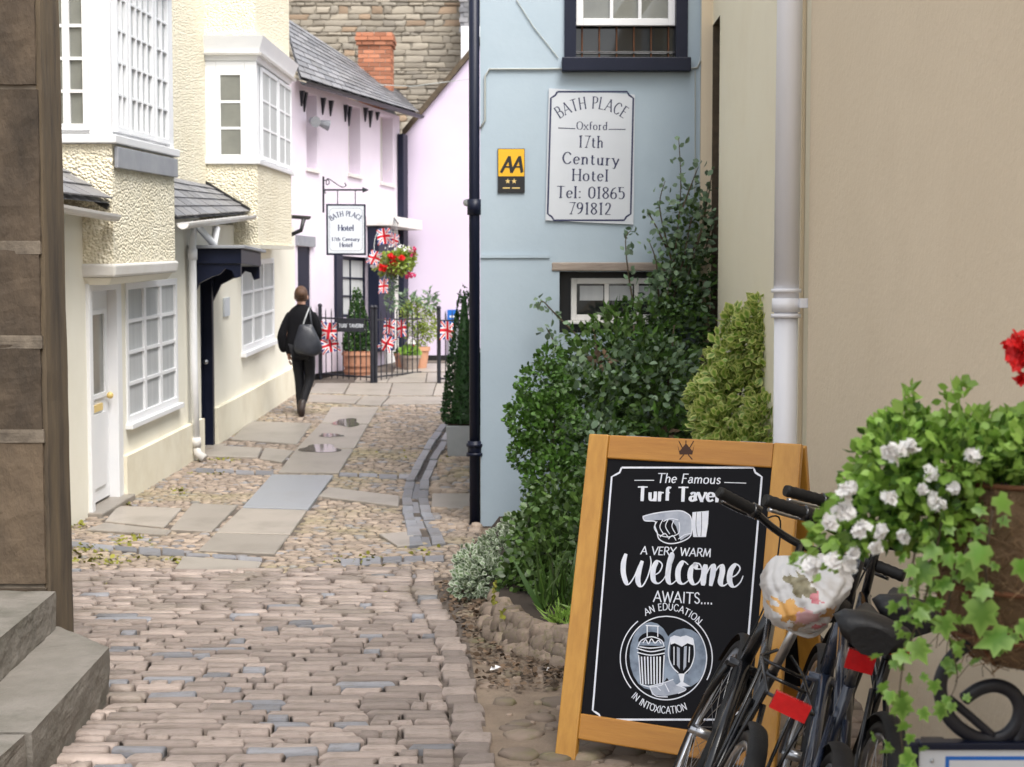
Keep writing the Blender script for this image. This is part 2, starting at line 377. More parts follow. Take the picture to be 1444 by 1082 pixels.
for yy in np.arange(4.9, 9.1, .135):   # row of edging stones
    setts.append((right_edge(yy) + .045 + rnd.uniform(-.015, .015), yy, .13 + rnd.uniform(-.02, .02), .12, .036, rnd.uniform(-.15, .15)))
def vis(t):
    X, Y = t[0], t[1]; return Y > 5.12 and abs(X) < .375 * Y and not (X < -1.6 and Y < 6.3)
setts.sort(key=lambda t: (0 if vis(t) else 1, t[1]))
rest = MB()
for i, (x, yy, w, d, h, a) in enumerate(setts):
    me = SM[rnd.randrange(14)]
    if i < 300:
        o = bpy.data.objects.new('sett', me); COL.objects.link(o); o.parent = paving
        o.location = (x, yy, 0); o.rotation_euler = (rnd.uniform(-.03, .03), rnd.uniform(-.015, .015), a); o.scale = (w, d, h)
    else:
        ca, sa = math.cos(a), math.sin(a)
        rest.add([(x + v.co.x * w * ca - v.co.y * d * sa, yy + v.co.x * w * sa + v.co.y * d * ca, v.co.z * h) for v in me.vertices], [tuple(p.vertices) for p in me.polygons])
o = rest.build('setts_beyond', M['sett'], paving, smooth=True); o['kind'] = 'stuff'

# flagstones of the alley, each from its four photo corners laid on the ground
alley = MB()
ay = [9.0] + [9.5 + .5 * i for i in range(36)]
for i, yv in enumerate(ay):
    alley.v += [(-3.6, yv, gz(yv) + .006), (-.25 if yv < 11.2 else .2, yv, gz(yv) + .006)]
    if i: alley.f.append((2 * i - 2, 2 * i - 1, 2 * i + 1, 2 * i)); alley.m.append(0)
alley = struct(alley.build('alley_paving', M['mortar']))
FLAGPOLY = []
def flagstone(pts, m='flag', h=.03, name='flagstone', gap=.012):
    P = [G(x, y) for x, y in pts]; FLAGPOLY.append([(p.x, p.y) for p in P]); c = sum(P, Vector()) / len(P); k = len(P); b = MB()
    for sc, z in ((gap, -.02), (gap, h - .007), (gap + .012, h)):
        for p in P:
            q = c + (p - c) * (1 - sc / max(.05, (p - c).length)); b.v.append((q.x - c.x, q.y - c.y, gz(q.y) + z - c.z))
    for a in (0, k):
        for i in range(k): b.f.append((a + i, a + (i + 1) % k, a + k + (i + 1) % k, a + k + i)); b.m.append(0)
    b.f.append(tuple(range(2 * k, 3 * k))); b.m.append(0)
    o = b.build(name, M[m], alley); o.location = c; return o
for pts, m in [
    ([(243, 810), (359, 817), (371, 798), (257, 790)], 'flag'), ([(277, 782), (388, 787), (409, 760), (303, 757)], 'flag'),
    ([(304, 756), (410, 759), (434, 724), (340, 721)], 'flag'), ([(341, 720), (435, 723), (471, 674), (383, 673)], 'flag_blue'),
    ([(392, 670), (478, 671), (499, 637), (417, 637)], 'flag'), ([(418, 636), (500, 636), (519, 602), (452, 600)], 'flag'), ([(453, 599), (520, 601), (534, 577), (467, 577)], 'flag'),
    ([(146, 740), (232, 749), (258, 721), (165, 718)], 'flag'), ([(239, 752), (299, 755), (336, 717), (272, 714)], 'flag'),
    ([(118, 752), (236, 760), (244, 753), (146, 742)], 'flag'),
    ([(284, 647), (364, 649), (371, 635), (305, 632)], 'flag'), ([(365, 651), (398, 656), (415, 639), (373, 635)], 'flag'),
    ([(325, 623), (419, 630), (440, 600), (352, 597)], 'flag'), ([(446, 704), (563, 719), (566, 704), (462, 691)], 'flag'),
    ([(436, 557), (485, 557), (493, 543), (445, 543)], 'flag'), ([(486, 558), (547, 560), (553, 543), (494, 543)], 'flag'), ([(549, 560), (610, 560), (615, 543), (554, 543)], 'flag'), ([(611, 560), (640, 560), (640, 544), (616, 543)], 'flag'),
    ([(433, 569), (500, 572), (512, 561), (436, 559)], 'flag'), ([(501, 573), (536, 575), (548, 562), (513, 561)], 'flag'), ([(538, 573), (628, 572), (628, 562), (550, 562)], 'flag'),
    ([(533, 758), (560, 776), (586, 774), (583, 754)], 'flag'),
    ([(500, 540), (545, 541), (553, 528), (510, 528)], 'flag'), ([(546, 541), (600, 541), (602, 528), (554, 528)], 'flag'), ([(601, 541), (640, 541), (640, 528), (603, 528)], 'flag'),
    ([(555, 526), (640, 526), (640, 515), (560, 515)], 'flag'), ([(607, 722), (664, 722), (664, 700), (609, 700)], 'flag')]:
    flagstone(pts, m)
# blue brick bands: each brick a piece
def band(p0, p1, n, wpx, m='blue_brick'):
    for i in range(n):
        a, b = i / n, (i + .95) / n; jj = rnd.uniform(-1.2, 1.2); wpx_ = wpx * rnd.uniform(.7, 1.1); q = lambda t, e: (p0[0] + (p1[0] - p0[0]) * t, p0[1] + (p1[1] - p0[1]) * t + e + jj)
        flagstone([q(a, wpx_), q(b, wpx_), q(b, -wpx_), q(a, -wpx_)], m, .022, 'blue_brick', .004)
band((95, 770), (262, 785), 5, 4.5); band((262, 786), (372, 792), 3, 2.5)
band((276, 664), (388, 671), 4, 3); band((478, 672), (590, 676), 4, 3); band((480, 797), (628, 790), 5, 5)
# winding slate gutter down the right side
gl = [(622, 600), (606, 622), (588, 652), (573, 682), (566, 706), (567, 728), (573, 748), (578, 775)]
gr = [(646, 600), (632, 625), (617, 652), (605, 682), (604, 706), (609, 728), (618, 748), (630, 772)]
for i in range(7):
    for (a, b) in ((0, .38), (.38, .62), (.62, 1)):
        for (f0, f1) in ((0, .48), (.5, .99)) if a != .38 else ((0, .99),):
            L4 = []; f0 += rnd.uniform(0, .04)
            for f, t in ((f1, a), (f1, b), (f0, b), (f0, a)):
                l_ = (gl[i][0] + (gl[i + 1][0] - gl[i][0]) * f, gl[i][1] + (gl[i + 1][1] - gl[i][1]) * f); r_ = (gr[i][0] + (gr[i + 1][0] - gr[i][0]) * f, gr[i][1] + (gr[i + 1][1] - gr[i][1]) * f)
                t += rnd.uniform(-.03, .03); L4.append((l_[0] + (r_[0] - l_[0]) * t, l_[1] + (r_[1] - l_[1]) * t))
            flagstone(L4, 'blue_brick', .006 if a == .38 else rnd.uniform(.022, .036), 'gutter_stone', .004)

def inpoly(x, y, P):
    c = False; j = len(P) - 1
    for i in range(len(P)):
        if (P[i][1] > y) != (P[j][1] > y) and x < (P[j][0] - P[i][0]) * (y - P[i][1]) / (P[j][1] - P[i][1]) + P[i][0]: c = not c
        j = i
    return c
def cobbles(name, m, cells, parent, seed=3):
    r = random.Random(seed); b = MB()
    for (x, y, w, d, h, a) in cells:
        z = gz(y); n = 7; k = len(b.v); ca, sa = math.cos(a), math.sin(a)
        for rr, hh in ((1, -.01), (.97, h * .6), (.72, h * .97)):
            for j in range(n):
                t = 2 * math.pi * j / n; q = rr * (1 + r.uniform(-.12, .12)); px, py = math.cos(t) * w * q / 2, math.sin(t) * d * q / 2
                b.v.append((x + px * ca - py * sa, y + px * sa + py * ca, z + hh))
        b.v.append((x, y, z + h))
        for q in (0, n):
            for j in range(n): b.f.append((k + q + j, k + q + (j + 1) % n, k + q + n + (j + 1) % n, k + q + n + j))
        for j in range(n): b.f.append((k + 2 * n + j, k + 2 * n + (j + 1) % n, k + 3 * n))
    b.m = [0] * len(b.f); o = b.build(name, M[m], parent, smooth=True, fix=False); o['kind'] = 'stuff'; return o
cells = []; y = 9.0
while y < 22.0:
    d = rnd.uniform(.042, .062) * (1 if y < 14 else 1.25); x = -3.5 + rnd.uniform(0, .1)
    while x < (-.3 if y < 11.1 else -.1):
        w = rnd.uniform(.05, .115) * (1 if y < 14 else 1.2)
        cx, cy = x + w / 2, y + d / 2 + rnd.uniform(-.015, .015)
        if not any(inpoly(cx, cy, P) for P in FLAGPOLY): cells.append((cx, cy, w * .98, d * 1.02, rnd.uniform(.012, .022), rnd.uniform(-.2, .2)))
        x += w
    y += d
cobbles('cobbles', 'pebble', cells, alley)
# worn dirt strip and rounded stones in front of the planting bed
cells = []
for i in range(900):
    y = 4.8 + 4.2 * rnd.random(); x0 = right_edge(y) + .12; x = x0 + rnd.random() ** .8 * (1.9 - x0)
    big = rnd.random() < .35
    w = rnd.uniform(.1, .2) if big else rnd.uniform(.03, .07)
    cells.append((x, y, w, w * rnd.uniform(.55, .8), rnd.uniform(.012, .026) if big else rnd.uniform(.008, .02), rnd.uniform(-.5, .5)))
dirt = struct(MB().quad((-.2, 4.6, .003), (1.6, 4.6, .003), (1.6, 11, .003), (-.6, 11, .003)).build('dirt_path', M['earth']))
cobbles('loose_stones', 'pebble_dirt', cells, dirt, 5)
cells = []
for (xa, xb, ya, yb) in ((612, 672, 722, 748), (612, 672, 678, 698), (622, 662, 648, 676)):
    for i in range(60):
        p = G(rnd.uniform(xa, xb), rnd.uniform(ya, yb)); cells.append((p.x, p.y, rnd.uniform(.08, .14), rnd.uniform(.07, .12), rnd.uniform(.03, .05), rnd.uniform(-.4, .4)))
cobbles('rounded_cobbles', 'pebble', cells, alley, 9)
# puddles on the path
for (cx, cy, w, h) in ((452, 637, 27, 6), (466, 618, 17, 2.6), (489, 600, 18, 6)):
    ring = []
    for j in range(22):
        t = 2 * math.pi * j / 22; q = 1 + .16 * math.sin(3 * t + cx) + .1 * math.sin(5 * t)
        p = G(cx + w * q * math.cos(t), cy + h * q * math.sin(t)); p.z = gz(p.y) + .0345; ring.append(p)
    o = MB().add(ring, [tuple(range(22))]).build('puddle', M['water'], alley, fix=False)
# litter and fallen leaves
for x, y, w in ((697, 944, .022), (775, 945, .016), (702, 942, .02)):
    p = G(x, y, .02); b = MB()
    b.add([(p.x - w, p.y - w, p.z), (p.x + w, p.y - w * .6, p.z + .008), (p.x + w * .8, p.y + w, p.z), (p.x - w * .6, p.y + w * .8, p.z + .01)], [(0, 1, 2, 3)])
    tag(b.build('paper_scrap', M['litter']), {697: 'small white paper scrap on the dirt beside the paving edge', 775: 'white scrap of paper on the dirt nearest the sandwich board', 702: 'tiny white paper scrap touching the bigger scrap on the dirt'}[x], 'litter')
# ------------------------------------------------------------------ helpers for buildings
def wall(name, F, s0, s1, t0, t1, holes, m, parent, depth=.2, reveal=None, back=True):
    """wall sheet on frame F with real openings and reveals"""
    S_ = sorted({s0, s1} | {max(s0, min(s1, h[i])) for h in holes for i in (0, 1)}); T_ = sorted({t0, t1} | {max(t0, min(t1, h[i])) for h in holes for i in (2, 3)})
    b = MB()
    for a, c in zip(S_, S_[1:]):
        for e, g in zip(T_, T_[1:]):
            ms, mt = (a + c) / 2, (e + g) / 2
            if any(h[0] < ms < h[1] and h[2] < mt < h[3] for h in holes): continue
            b.quad(F.P(a, e), F.P(c, e), F.P(c, g), F.P(a, g))
    for h in holes:
        a, c, e, g = max(h[0], s0), min(h[1], s1), max(h[2], t0), min(h[3], t1)
        for (p, q) in (((a, e), (a, g)), ((a, g), (c, g)), ((c, g), (c, e)), ((c, e), (a, e))):
            b.quad(F.P(*p), F.P(*q), F.P(*q, -depth), F.P(*p, -depth), 1 if reveal else 0)
    if back:
        e = .35
        for (p, q) in (((s0, t0), (s0, t1)), ((s0, t1), (s1, t1)), ((s1, t1), (s1, t0))): b.quad(F.P(*p), F.P(*q), F.P(*q, -e), F.P(*p, -e))
        b.quad(F.P(s0, t0, -e), F.P(s1, t0, -e), F.P(s1, t1, -e), F.P(s0, t1, -e))
    return b.build(name, [m, reveal] if reveal else m, parent, fix=False)
def window(F, rc, parent, cols, rows, d=0.02, fr=.05, bar=.022, m='white', glass='glass', mull=(), sill=.06, name='window', depth=.04, curtain_sheen=None, rowbars=None):
    s0, s1, t0, t1 = rc; b = MB()
    b.fbox(F, s0, s0 + fr, t0, t1, d - depth, d); b.fbox(F, s1 - fr, s1, t0, t1, d - depth, d)
    b.fbox(F, s0 + fr, s1 - fr, t1 - fr, t1, d - depth, d); b.fbox(F, s0 + fr, s1 - fr, t0, t0 + fr, d - depth, d)
    w = b.build(name, M[m], parent, bev=.004)
    a, c, e, g = s0 + fr, s1 - fr, t0 + fr, t1 - fr
    ss = [a + (c - a) * i / cols for i in range(cols + 1)]; ts = [e + (g - e) * i / rows for i in range(rows + 1)]
    for i in range(1, cols):
        h = bar * (2.2 if i in mull else 1) / 2; MB().fbox(F, ss[i] - h, ss[i] + h, e, g, d - depth + .006, d - .004).build('mullion' if i in mull else 'glazing_bar', M[m], w)
    for j in range(1, rows):
        h = bar / 2; MB().fbox(F, a, c, ts[j] - h, ts[j] + h, d - depth + .009, d - .008).build('glazing_bar', M[m], w)
    for i in range(cols):
        for j in range(rows):
            k = rnd.uniform(-.003, .003)
            MB().quad(F.P(ss[i], ts[j], d - depth + .014 + k), F.P(ss[i + 1], ts[j], d - depth + .014 - k), F.P(ss[i + 1], ts[j + 1], d - depth + .014 + k), F.P(ss[i], ts[j + 1], d - depth + .014 - k)).build('pane', M[glass], w, fix=False)
    if sill: MB().fbox(F, s0 - .03, s1 + .03, t0 - sill, t0 - .002, d - depth, d + .05).build('sill', M[m], w, bev=.006)
    return w
def slates(name, parent, A, B, C, D, rows, cols, m='slate', th=.012, lim=300):
    """A-B eave, D-C ridge; overlapping slates, each its own piece"""
    A, B, C, D = V(A), V(B), V(C), V(D); n = (B - A).cross(D - A).normalized()
    if n.z < 0: n = -n
    base = MB().quad(A - n * .02, B - n * .02, C - n * .02, D - n * .02).build(name, M['slate'], parent, fix=False)
    for j in range(rows):
        v0, v1 = j / rows, min(1, (j + 1.35) / rows); off = .5 * (j % 2)
        for i in range(-1, cols):
            u0, u1 = max(0, (i + off + .03) / cols), min(1, (i + off + .97) / cols)
            if u1 <= u0 + .01: continue
            q = lambda u, v, k: (A + (B - A) * u) * (1 - v) + (D + (C - D) * u) * v + n * k
            k = rnd.uniform(0, .006); P = [q(u0, v0, .018 + k), q(u1, v0, .018 + k), q(u1, v1, .002), q(u0, v1, .002)]
            P2 = [p + n * th for p in P]; MB().hexa([*P, *P2]).build('slate', M[m], base)
    return base
def gutter(name, p, q, r, parent, m='offwhite'):
    p, q = V(p), V(q); t = (q - p).normalized(); side = t.cross(Vector((0, 0, 1))).normalized(); b = MB(); k = 9
    for e in (p, q):
        for j in range(k):
            a = math.pi * j / (k - 1); b.v.append(tuple(e + side * math.cos(a) * r - Vector((0, 0, 1)) * math.sin(a) * r))
        for j in range(k):
            a = math.pi * (k - 1 - j) / (k - 1); b.v.append(tuple(e + side * math.cos(a) * r * .85 - Vector((0, 0, 1)) * math.sin(a) * r * .85))
    n2 = 2 * k
    for j in range(n2): b.f.append((j, (j + 1) % n2, n2 + (j + 1) % n2, n2 + j)); b.m.append(0)
    b.f += [tuple(range(n2)), tuple(reversed(range(n2, 2 * n2)))]; b.m += [0, 0]
    return b.build(name, M[m], parent)

# ------------------------------------------------------------------ stone pier and steps, left foreground
steps = thing('stone_steps', 'two worn grey stone steps at the foot of the dark pier', 'steps', (-2.1, 5.5, 0))
weather(MB().box(-4.5, -1.72, 3.0, 4.93, .0, .235).build('step', M['step'], steps))
weather(MB().prism([(-4.5, 4.945, 0), (-1.70, 4.945, 0), (-1.78, 6.2, 0), (-2.135, 6.6, 0), (-4.5, 6.6, 0)], (0, 0, .24)).build('step', M['step'], steps), .012, .12, 4)
weather(MB().hexa([(-4.5, 5.3, .242), (-2.03, 5.3, .242), (-2.13, 6.56, .242), (-4.5, 6.56, .242), (-4.5, 5.3, .415), (-2.03, 5.3, .415), (-2.13, 6.56, .415), (-4.5, 6.56, .415)]).build('step', M['step'], steps), .012, .12, 5)
pier = thing('stone_pier', 'dark weathered brown stone pier beside the steps at the left', 'pier', (-2.4, 7, 0))
XP = PY(62, 500, 6.62).x; cz = [.0, .42, 1.13, 1.57, 2.01, 2.75, 3.4, 4.0, 4.6]
for i, (z0, z1) in enumerate(zip(cz, cz[1:])):
    weather(MB().box(-3.6, XP - .012 + rnd.uniform(-.006, .004), 6.62, 6.89, z0 + .018, z1 - .006).build('stone_block', M['pier'], pier), .008, .1)
    e_ = .02 if i in (2, 3, 4) else .0
    if i: weather(MB().box(-3.59, XP - .008 - (.012 if not e_ else 0), 6.63 - e_ * .6, 6.94, z0 - .005 - e_, z0 + .017 + e_).build('ledge' if i in (2, 3, 4) else 'joint', M['pierlight'], pier), .006, .06, 3)
weather(MB().hexa([(XP - .3, 6.66, 0), (XP + .004, 6.64, 0), (XP + .03, 6.9, 0), (XP - .3, 6.9, 0), (XP - .3, 6.66, 4.6), (XP + .004, 6.64, 4.6), (XP + .0, 6.9, 4.6), (XP - .3, 6.9, 4.6)]).build('lit_side', M['pierside_lit'], pier), .006, .1, 5)  # added strip; its lighter colour paints the light on the pier's side face
MB().box(-3.6, -2.95, 6.97, 8.6, 0, 4.6).build('rear_wall', M['pier'], pier)

# ------------------------------------------------------------------ cream house with the first bay
U1 = (.035, 1, .045)
F1 = Frame((-3.47, 11, 0), U1, flip=False)     # ground-floor wall, faces the alley (+X)
if F1.n.x < 0: F1.n = -F1.n
h1 = thing('cream_house', 'cream rendered house with white doorway and pebbledashed bay, nearest on the left', 'house', (-3.6, 12, 0))
sA = F1.px(283, 500)[0]
door_rc = F1.rect(124, 165, 398, 712); win_rc = F1.rect(177, 249, 396, 583)
door_rc = (door_rc[0], door_rc[1], -.5, door_rc[3])
wall('wall', F1, -4.5, sA, -.6, 2.5, [door_rc, (win_rc[0] + .02, win_rc[1] - .02, win_rc[2] + .02, win_rc[3] - .02)], M['cream'], h1, depth=.16)
w = window(F1, win_rc, h1, 3, 4, d=.015, fr=.06, bar=.03, mull=(1, 2), sill=.05, glass='curtain_sheen')
# doorway: frame, step, glazed door ajar inside a shallow reveal
s0, s1, t0, t1 = door_rc
gzt = lambda F, s: gz(F.P(s, 0).y) - F.P(s, 0).z
tb = gzt(F1, (s0 + s1) / 2)
MB().fbox(F1, s0 - .02, s0 + .06, tb, t1, -.1, .03).fbox(F1, s1 - .06, s1 + .07, tb, t1, -.1, .03).fbox(F1, s0 + .061, s1 - .061, t1 - .07, t1 + .03, -.1, .03).build('door_frame', M['white'], h1, bev=.006)
b = MB().fbox(F1, s0 + .065, s1 - .065, tb + .08, t1 - .075, -.1, -.055)
door = b.build('door', M['white'], h1)
b = MB().fbox(F1, s0 + .2, s1 - .2, tb + .98, t1 - .25, -.054, -.05); b.build('pane', M['glass_grey'], door)
for (a, c) in ((tb + .95, tb + .99), (t1 - .27, t1 - .23)): MB().fbox(F1, s0 + .17, s1 - .17, a, c, -.054, -.035).build('moulding', M['white'], door)
MB().fbox(F1, s0 + .17, s0 + .2, tb + .99, t1 - .27, -.054, -.036).fbox(F1, s1 - .2, s1 - .17, tb + .99, t1 - .27, -.054, -.036).fbox(F1, s0 + .18, s1 - .18, tb + .2, tb + .82, -.054, -.04).build('moulding', M['white'], door)
MB().ball(F1.P(s1 - .13, tb + .95, -.02), .03).build('handle', M['gold'], door, smooth=True)
MB().fbox(F1, (s0 + s1) / 2 - .12, (s0 + s1) / 2 + .12, tb + .84, tb + .9, -.054, -.04).build('letter_box', M['gold'], door)
MB().fbox(F1, s0 - .05, s1 + .1, tb - .3, tb + .06, -.1, .12).build('door_step', M['flag'], h1, bev=.01)
# plinth
a, c = F1.px(170, 655)[0], F1.px(281, 610)[0]
def plinth(F, a, c, yt, n=6, d=.06):
    b = MB()
    for i in range(n):
        u0, u1 = a + (c - a) * i / n, a + (c - a) * (i + 1) / n
        for u, lst in ((u0, 0), (u1, 1)): pass
        P = []
        for dd in (0, 1):
            for (u, lo) in ((u0, True), (u1, True), (u1, False), (u0, False)):
                t = gzt(F, u) - .1 if lo else gzt(F, u) + yt
                P.append(F.P(u, t, (d if lo or True else d) * dd + (-.02 if dd == 0 else 0)))
        b.hexa(P)
    o = b.build('plinth', M['plinth'], None); return o
o = plinth(F1, a, c, .40); o.parent = h1; o.matrix_parent_inverse = Matrix.Translation(-h1.location)
# recessed upper wall
FU1 = Frame(F1.o + F1.n * -.40, U1); FU1.n = F1.n.copy()
sbay0, sbay1 = None, None
wall('upper_wall', FU1, -4.5, F1.px(262, 300)[0] + .2, 2.55, 5.6, [], M['dash'], h1)
# bay: side face looks down the alley at the camera, front face along it
Yb = 11.45; bx = PY(159, 300, Yb).x; far_s = None
FB1 = Frame((bx, Yb, 0), U1); FB1.n = F1.n.copy()
sf = FB1.px(246, 290)[0]
zb, zs = PY(160, 372, Yb).z, PY(156, 203, Yb).z           # underside, sill level at the near corner
xin = FU1.P(0, 0).x - .05
FS1 = Frame((xin, Yb, 0), (1, 0, 0)); FS1.n = Vector((0, -1, 0)); wS = bx - xin
b = MB()
def bayring(z, e=0): return [V(xin, Yb - e, z), V(bx + e, Yb - e, z), FB1.P(sf + e, z, e), FB1.P(sf + e, z, e) - Vector((bx - xin + e, 0, 0))]
b.hexa(bayring(zb) + bayring(zs)); b.build('bay', M['dash'], h1)
b = MB(); b.hexa(bayring(zb - .11, .015) + bayring(zb - .003, .03)); b.build('bay_moulding', M['offwhite'], h1, bev=.02)
b = MB(); b.hexa(bayring(zb - .17, -.06) + bayring(zb - .113, -.02)); b.build('bay_moulding', M['cream'], h1)
b = MB(); b.hexa(bayring(zs + .002, .045) + bayring(zs + .07, .05)); b.build('bay_sill', M['white'], h1, bev=.008)
bT = PY(160, -70, Yb).z
b = MB(); b.hexa(bayring(zs + .071, -.05) + bayring(bT, -.05)); b.build('bay_core', M['white'], h1)
b = MB(); b.hexa(bayring(bT + .002, .06) + bayring(bT + .22, .14)); b.build('bay_cornice', M['white'], h1)
b = MB(); b.fbox(FB1, .02, sf - .02, zs - .19, zs - .02, .012, .045); b.build('lead_apron', M['lead'], h1, bev=.006)
# front of the bay: three sashes
FBw = Frame(FB1.o + FB1.n * -.05, U1); FBw.n = FB1.n.copy()
def sash(x0, x1, ytop, ybot, cols, rows, gl='curtain_sheen'):
    rc = FBw.rect(x0, x1, ytop, ybot); return window(FBw, (rc[0], rc[1], zs + .11, bT - .02), h1, cols, rows, d=.05, fr=.045, bar=.02, sill=0, glass=gl, depth=.045)  # pale pane colour stands for light reflected in the bay glass
sash(156, 173, -40, 195, 2, 5); sash(175, 210, -40, 200, 4, 5); sash(212, 231, -30, 205, 2, 5)
a_ = FBw.px(231, 100)[0]
MB().fbox(FBw, a_ + .01, sf, zs + .08, bT - .01, .002, .05).build('corner_post', M['white'], h1)
rcs = FS1.rect(60, 124, -60, 190)
window(FS1, (rcs[0], rcs[1], zs + .11, bT - .02), h1, 2, 5, d=0, fr=.05, bar=.025, mull=(1,), sill=0, glass='glass_grey', depth=.045)
MB().fbox(FS1, rcs[1] + .003, wS - .003, zs + .08, bT - .01, -.045, .0).build('corner_post', M['white'], h1)
# lean-to slate roofs over the ground-floor rooms
def leanto(parent, y0, y1, xe, xr, zr, ze, cols, nm='slate_roof'):
    sl = .045 * (y1 - y0)
    o = slates(nm, parent, (xe, y0, ze), (xe, y1, ze + sl), (xr, y1, zr + sl), (xr, y0, zr), 4, cols)
    return o
re = PY(150, 298, Yb - .02); rr_ = PY(86, 248, Yb - .02)
leanto(h1, 9.2, Yb - .02, re.x + .04, FU1.P(0, 0).x + .005, rr_.z + .1, re.z - .02, 8)
gutter('gutter', (re.x + .07, 9.2, re.z - .06), (re.x + .07, Yb - .03, re.z - .03), .055, h1)
MB().tube([(re.x + .02, Yb - .03, re.z + .03), (FU1.P(0, 0).x, Yb - .03, rr_.z + .14)], .025, 6).build('verge', M['black'], h1)
# roof over the ground floor beyond the bay up to the second bay
yB2 = 17.0
e0 = PY(247, 308, FB1.P(sf, 0).y); e1 = PY(358, 300, yB2)
x_e = -3.12
z_e0, z_e1 = PX(247, 307, x_e).z, PY(358, 300, yB2).z
r0 = PY(290, 262, yB2)
slates('slate_roof', h1, (x_e - .02, FB1.P(sf, 0).y, z_e0), (x_e - .02, yB2 - .02, z_e1), (r0.x + .01, yB2 - .02, r0.z), (r0.x + .01, FB1.P(sf, 0).y, r0.z - .14), 5, 11)
gutter('gutter', (x_e + .03, FB1.P(sf, 0).y + .1, z_e0 - .04), (x_e + .03, yB2 - .05, z_e1 - .03), .06, h1)
MB().tube([(x_e, yB2 - .03, z_e1 + .03), (r0.x, yB2 - .03, r0.z + .04)], .022, 6).build('verge', M['black'], h1)
# down pipe with swan neck
pp = F1.px(263, 500)[0]; zt = z_e0 - .1
Pn = [F1.P(pp, gzt(F1, pp) + .12, .09), F1.P(pp, 1.0, .075), F1.P(pp, 2.25, .075), F1.P(pp, 2.42, .1), V(x_e + .02, F1.P(pp, 0).y + .25, zt - .08), V(x_e + .03, F1.P(pp, 0).y + .32, zt + .1)]
dp = MB().tube(Pn, .04, 10).build('down_pipe', M['white'], h1, smooth=True)
MB().tube([F1.P(pp, 2.05, .075), F1.P(pp, 2.16, .075)], .05, 10).build('collar', M['white'], dp, smooth=True)
MB().tube([F1.P(pp, gzt(F1, pp) + .16, .09), F1.P(pp, gzt(F1, pp) + .26, .085)], .052, 10).build('collar', M['offwhite'], dp, smooth=True)
MB().tube([F1.P(pp, gzt(F1, pp) + .18, .09), F1.P(pp, gzt(F1, pp) + .1, .1), F1.P(pp - .02, gzt(F1, pp) + .04, .18)], .045, 10).build('shoe', M['offwhite'], dp, smooth=True)

# ------------------------------------------------------------------ second cream house, black door and second bay
U2 = (.012, 1, .05)
o2 = F1.P(sA, 0, 0)
F2 = Frame((o2.x - .015, o2.y, o2.z), U2); F2.n = Vector((1, -.012, 0)).normalized()
h2 = thing('cream_house', 'cream rendered house with black door hood and white bay, second on the left', 'house', (-3.5, 18, gz(18)))
sE = F2.px(417, 500)[0]
d2 = F2.rect(284, 299, 380, 622); d2 = (.0, d2[1], -.6, F2.px(290, 372)[1])
w2 = F2.rect(340, 386, 366, 488)
# opening for the black door begins at the house joint, so its reveal shows
wall('wall', F2, -.35, sE, -.6, 2.42, [(-.36, d2[1], d2[2], d2[3]), (w2[0] + .02, w2[1] - .02, w2[2] + .02, w2[3] - .02)], M['cream'], h2, depth=.16)
window(F2, w2, h2, 3, 3, d=.012, fr=.07, bar=.03, mull=(1, 2), sill=.06, glass='curtain_sheen')
tb2 = gzt(F2, .4)
MB().fbox(F2, -.34, d2[1] - .004, tb2 - .02, d2[3] - .004, -.14, -.09).build('door', M['navy'], h2)
for (a, c) in ((.25, .95), (1.1, 1.75)): MB().fbox(F2, -.2, d2[1] - .15, tb2 + a, tb2 + c, -.089, -.075).build('door_panel', M['navy'], h2)
MB().fbox(F2, d2[1] - .07, d2[1] + .01, tb2 - .02, d2[3], -.088, .02).fbox(F2, -.35, -.27, tb2 - .02, d2[3], -.088, .03).build('door_frame', M['navy'], h2)
MB().ball(F2.P(d2[1] - .14, tb2 + .95, -.04), .03).build('handle', M['steel'], h2, smooth=True)
MB().fbox(F2, -.34, d2[1] + .06, tb2 - .3, tb2 + .02, -.1, .14).build('door_step', M['flag'], h2, bev=.01)
o = plinth(F2, d2[1] + .012, sE, .42, 8); o.parent = h2; o.matrix_parent_inverse = Matrix.Translation(-h2.location)
# flat hood on scalloped side brackets
hy0 = F2.P(-.45, 0).y; hy1 = F2.P(d2[1] + .1, 0).y; hx0 = F2.o.x + .005; hx1 = PY(340, 355, hy0).x
hz = PY(300, 372, hy0).z; hz1 = PY(300, 351, hy0).z
hood = MB().box(hx0, hx1, hy0, hy1, hz, hz1).build('door_hood', M['navy'], h2, bev=.006)
MB().box(hx0, hx1 + .05, hy0 - .05, hy1 + .05, hz1 + .002, hz1 + .035).build('lead_cap', M['lead'], hood, bev=.006)
for yv in (hy0 + .02, hy1 - .06):
    ring = [(hx0, hz - .002), (hx1 - .01, hz - .002), (hx1 - .01, hz - .13), (hx1 - .07, hz - .15), (hx1 - .1, hz - .07), (hx1 - .17, hz - .05), (hx1 - .23, hz - .11), (hx1 - .3, hz - .13), (hx0 + .1, hz - .2), (hx0, hz - .4)]
    MB().prism([(x, yv, z) for x, z in ring], (0, .05, 0)).build('bracket', M['navy'], hood)
MB().fbox(F2, *F2.rect(314, 322, 420, 446), .002, .02).build('plaque', M['bluesign'] if False else M['sign_white'], h2)
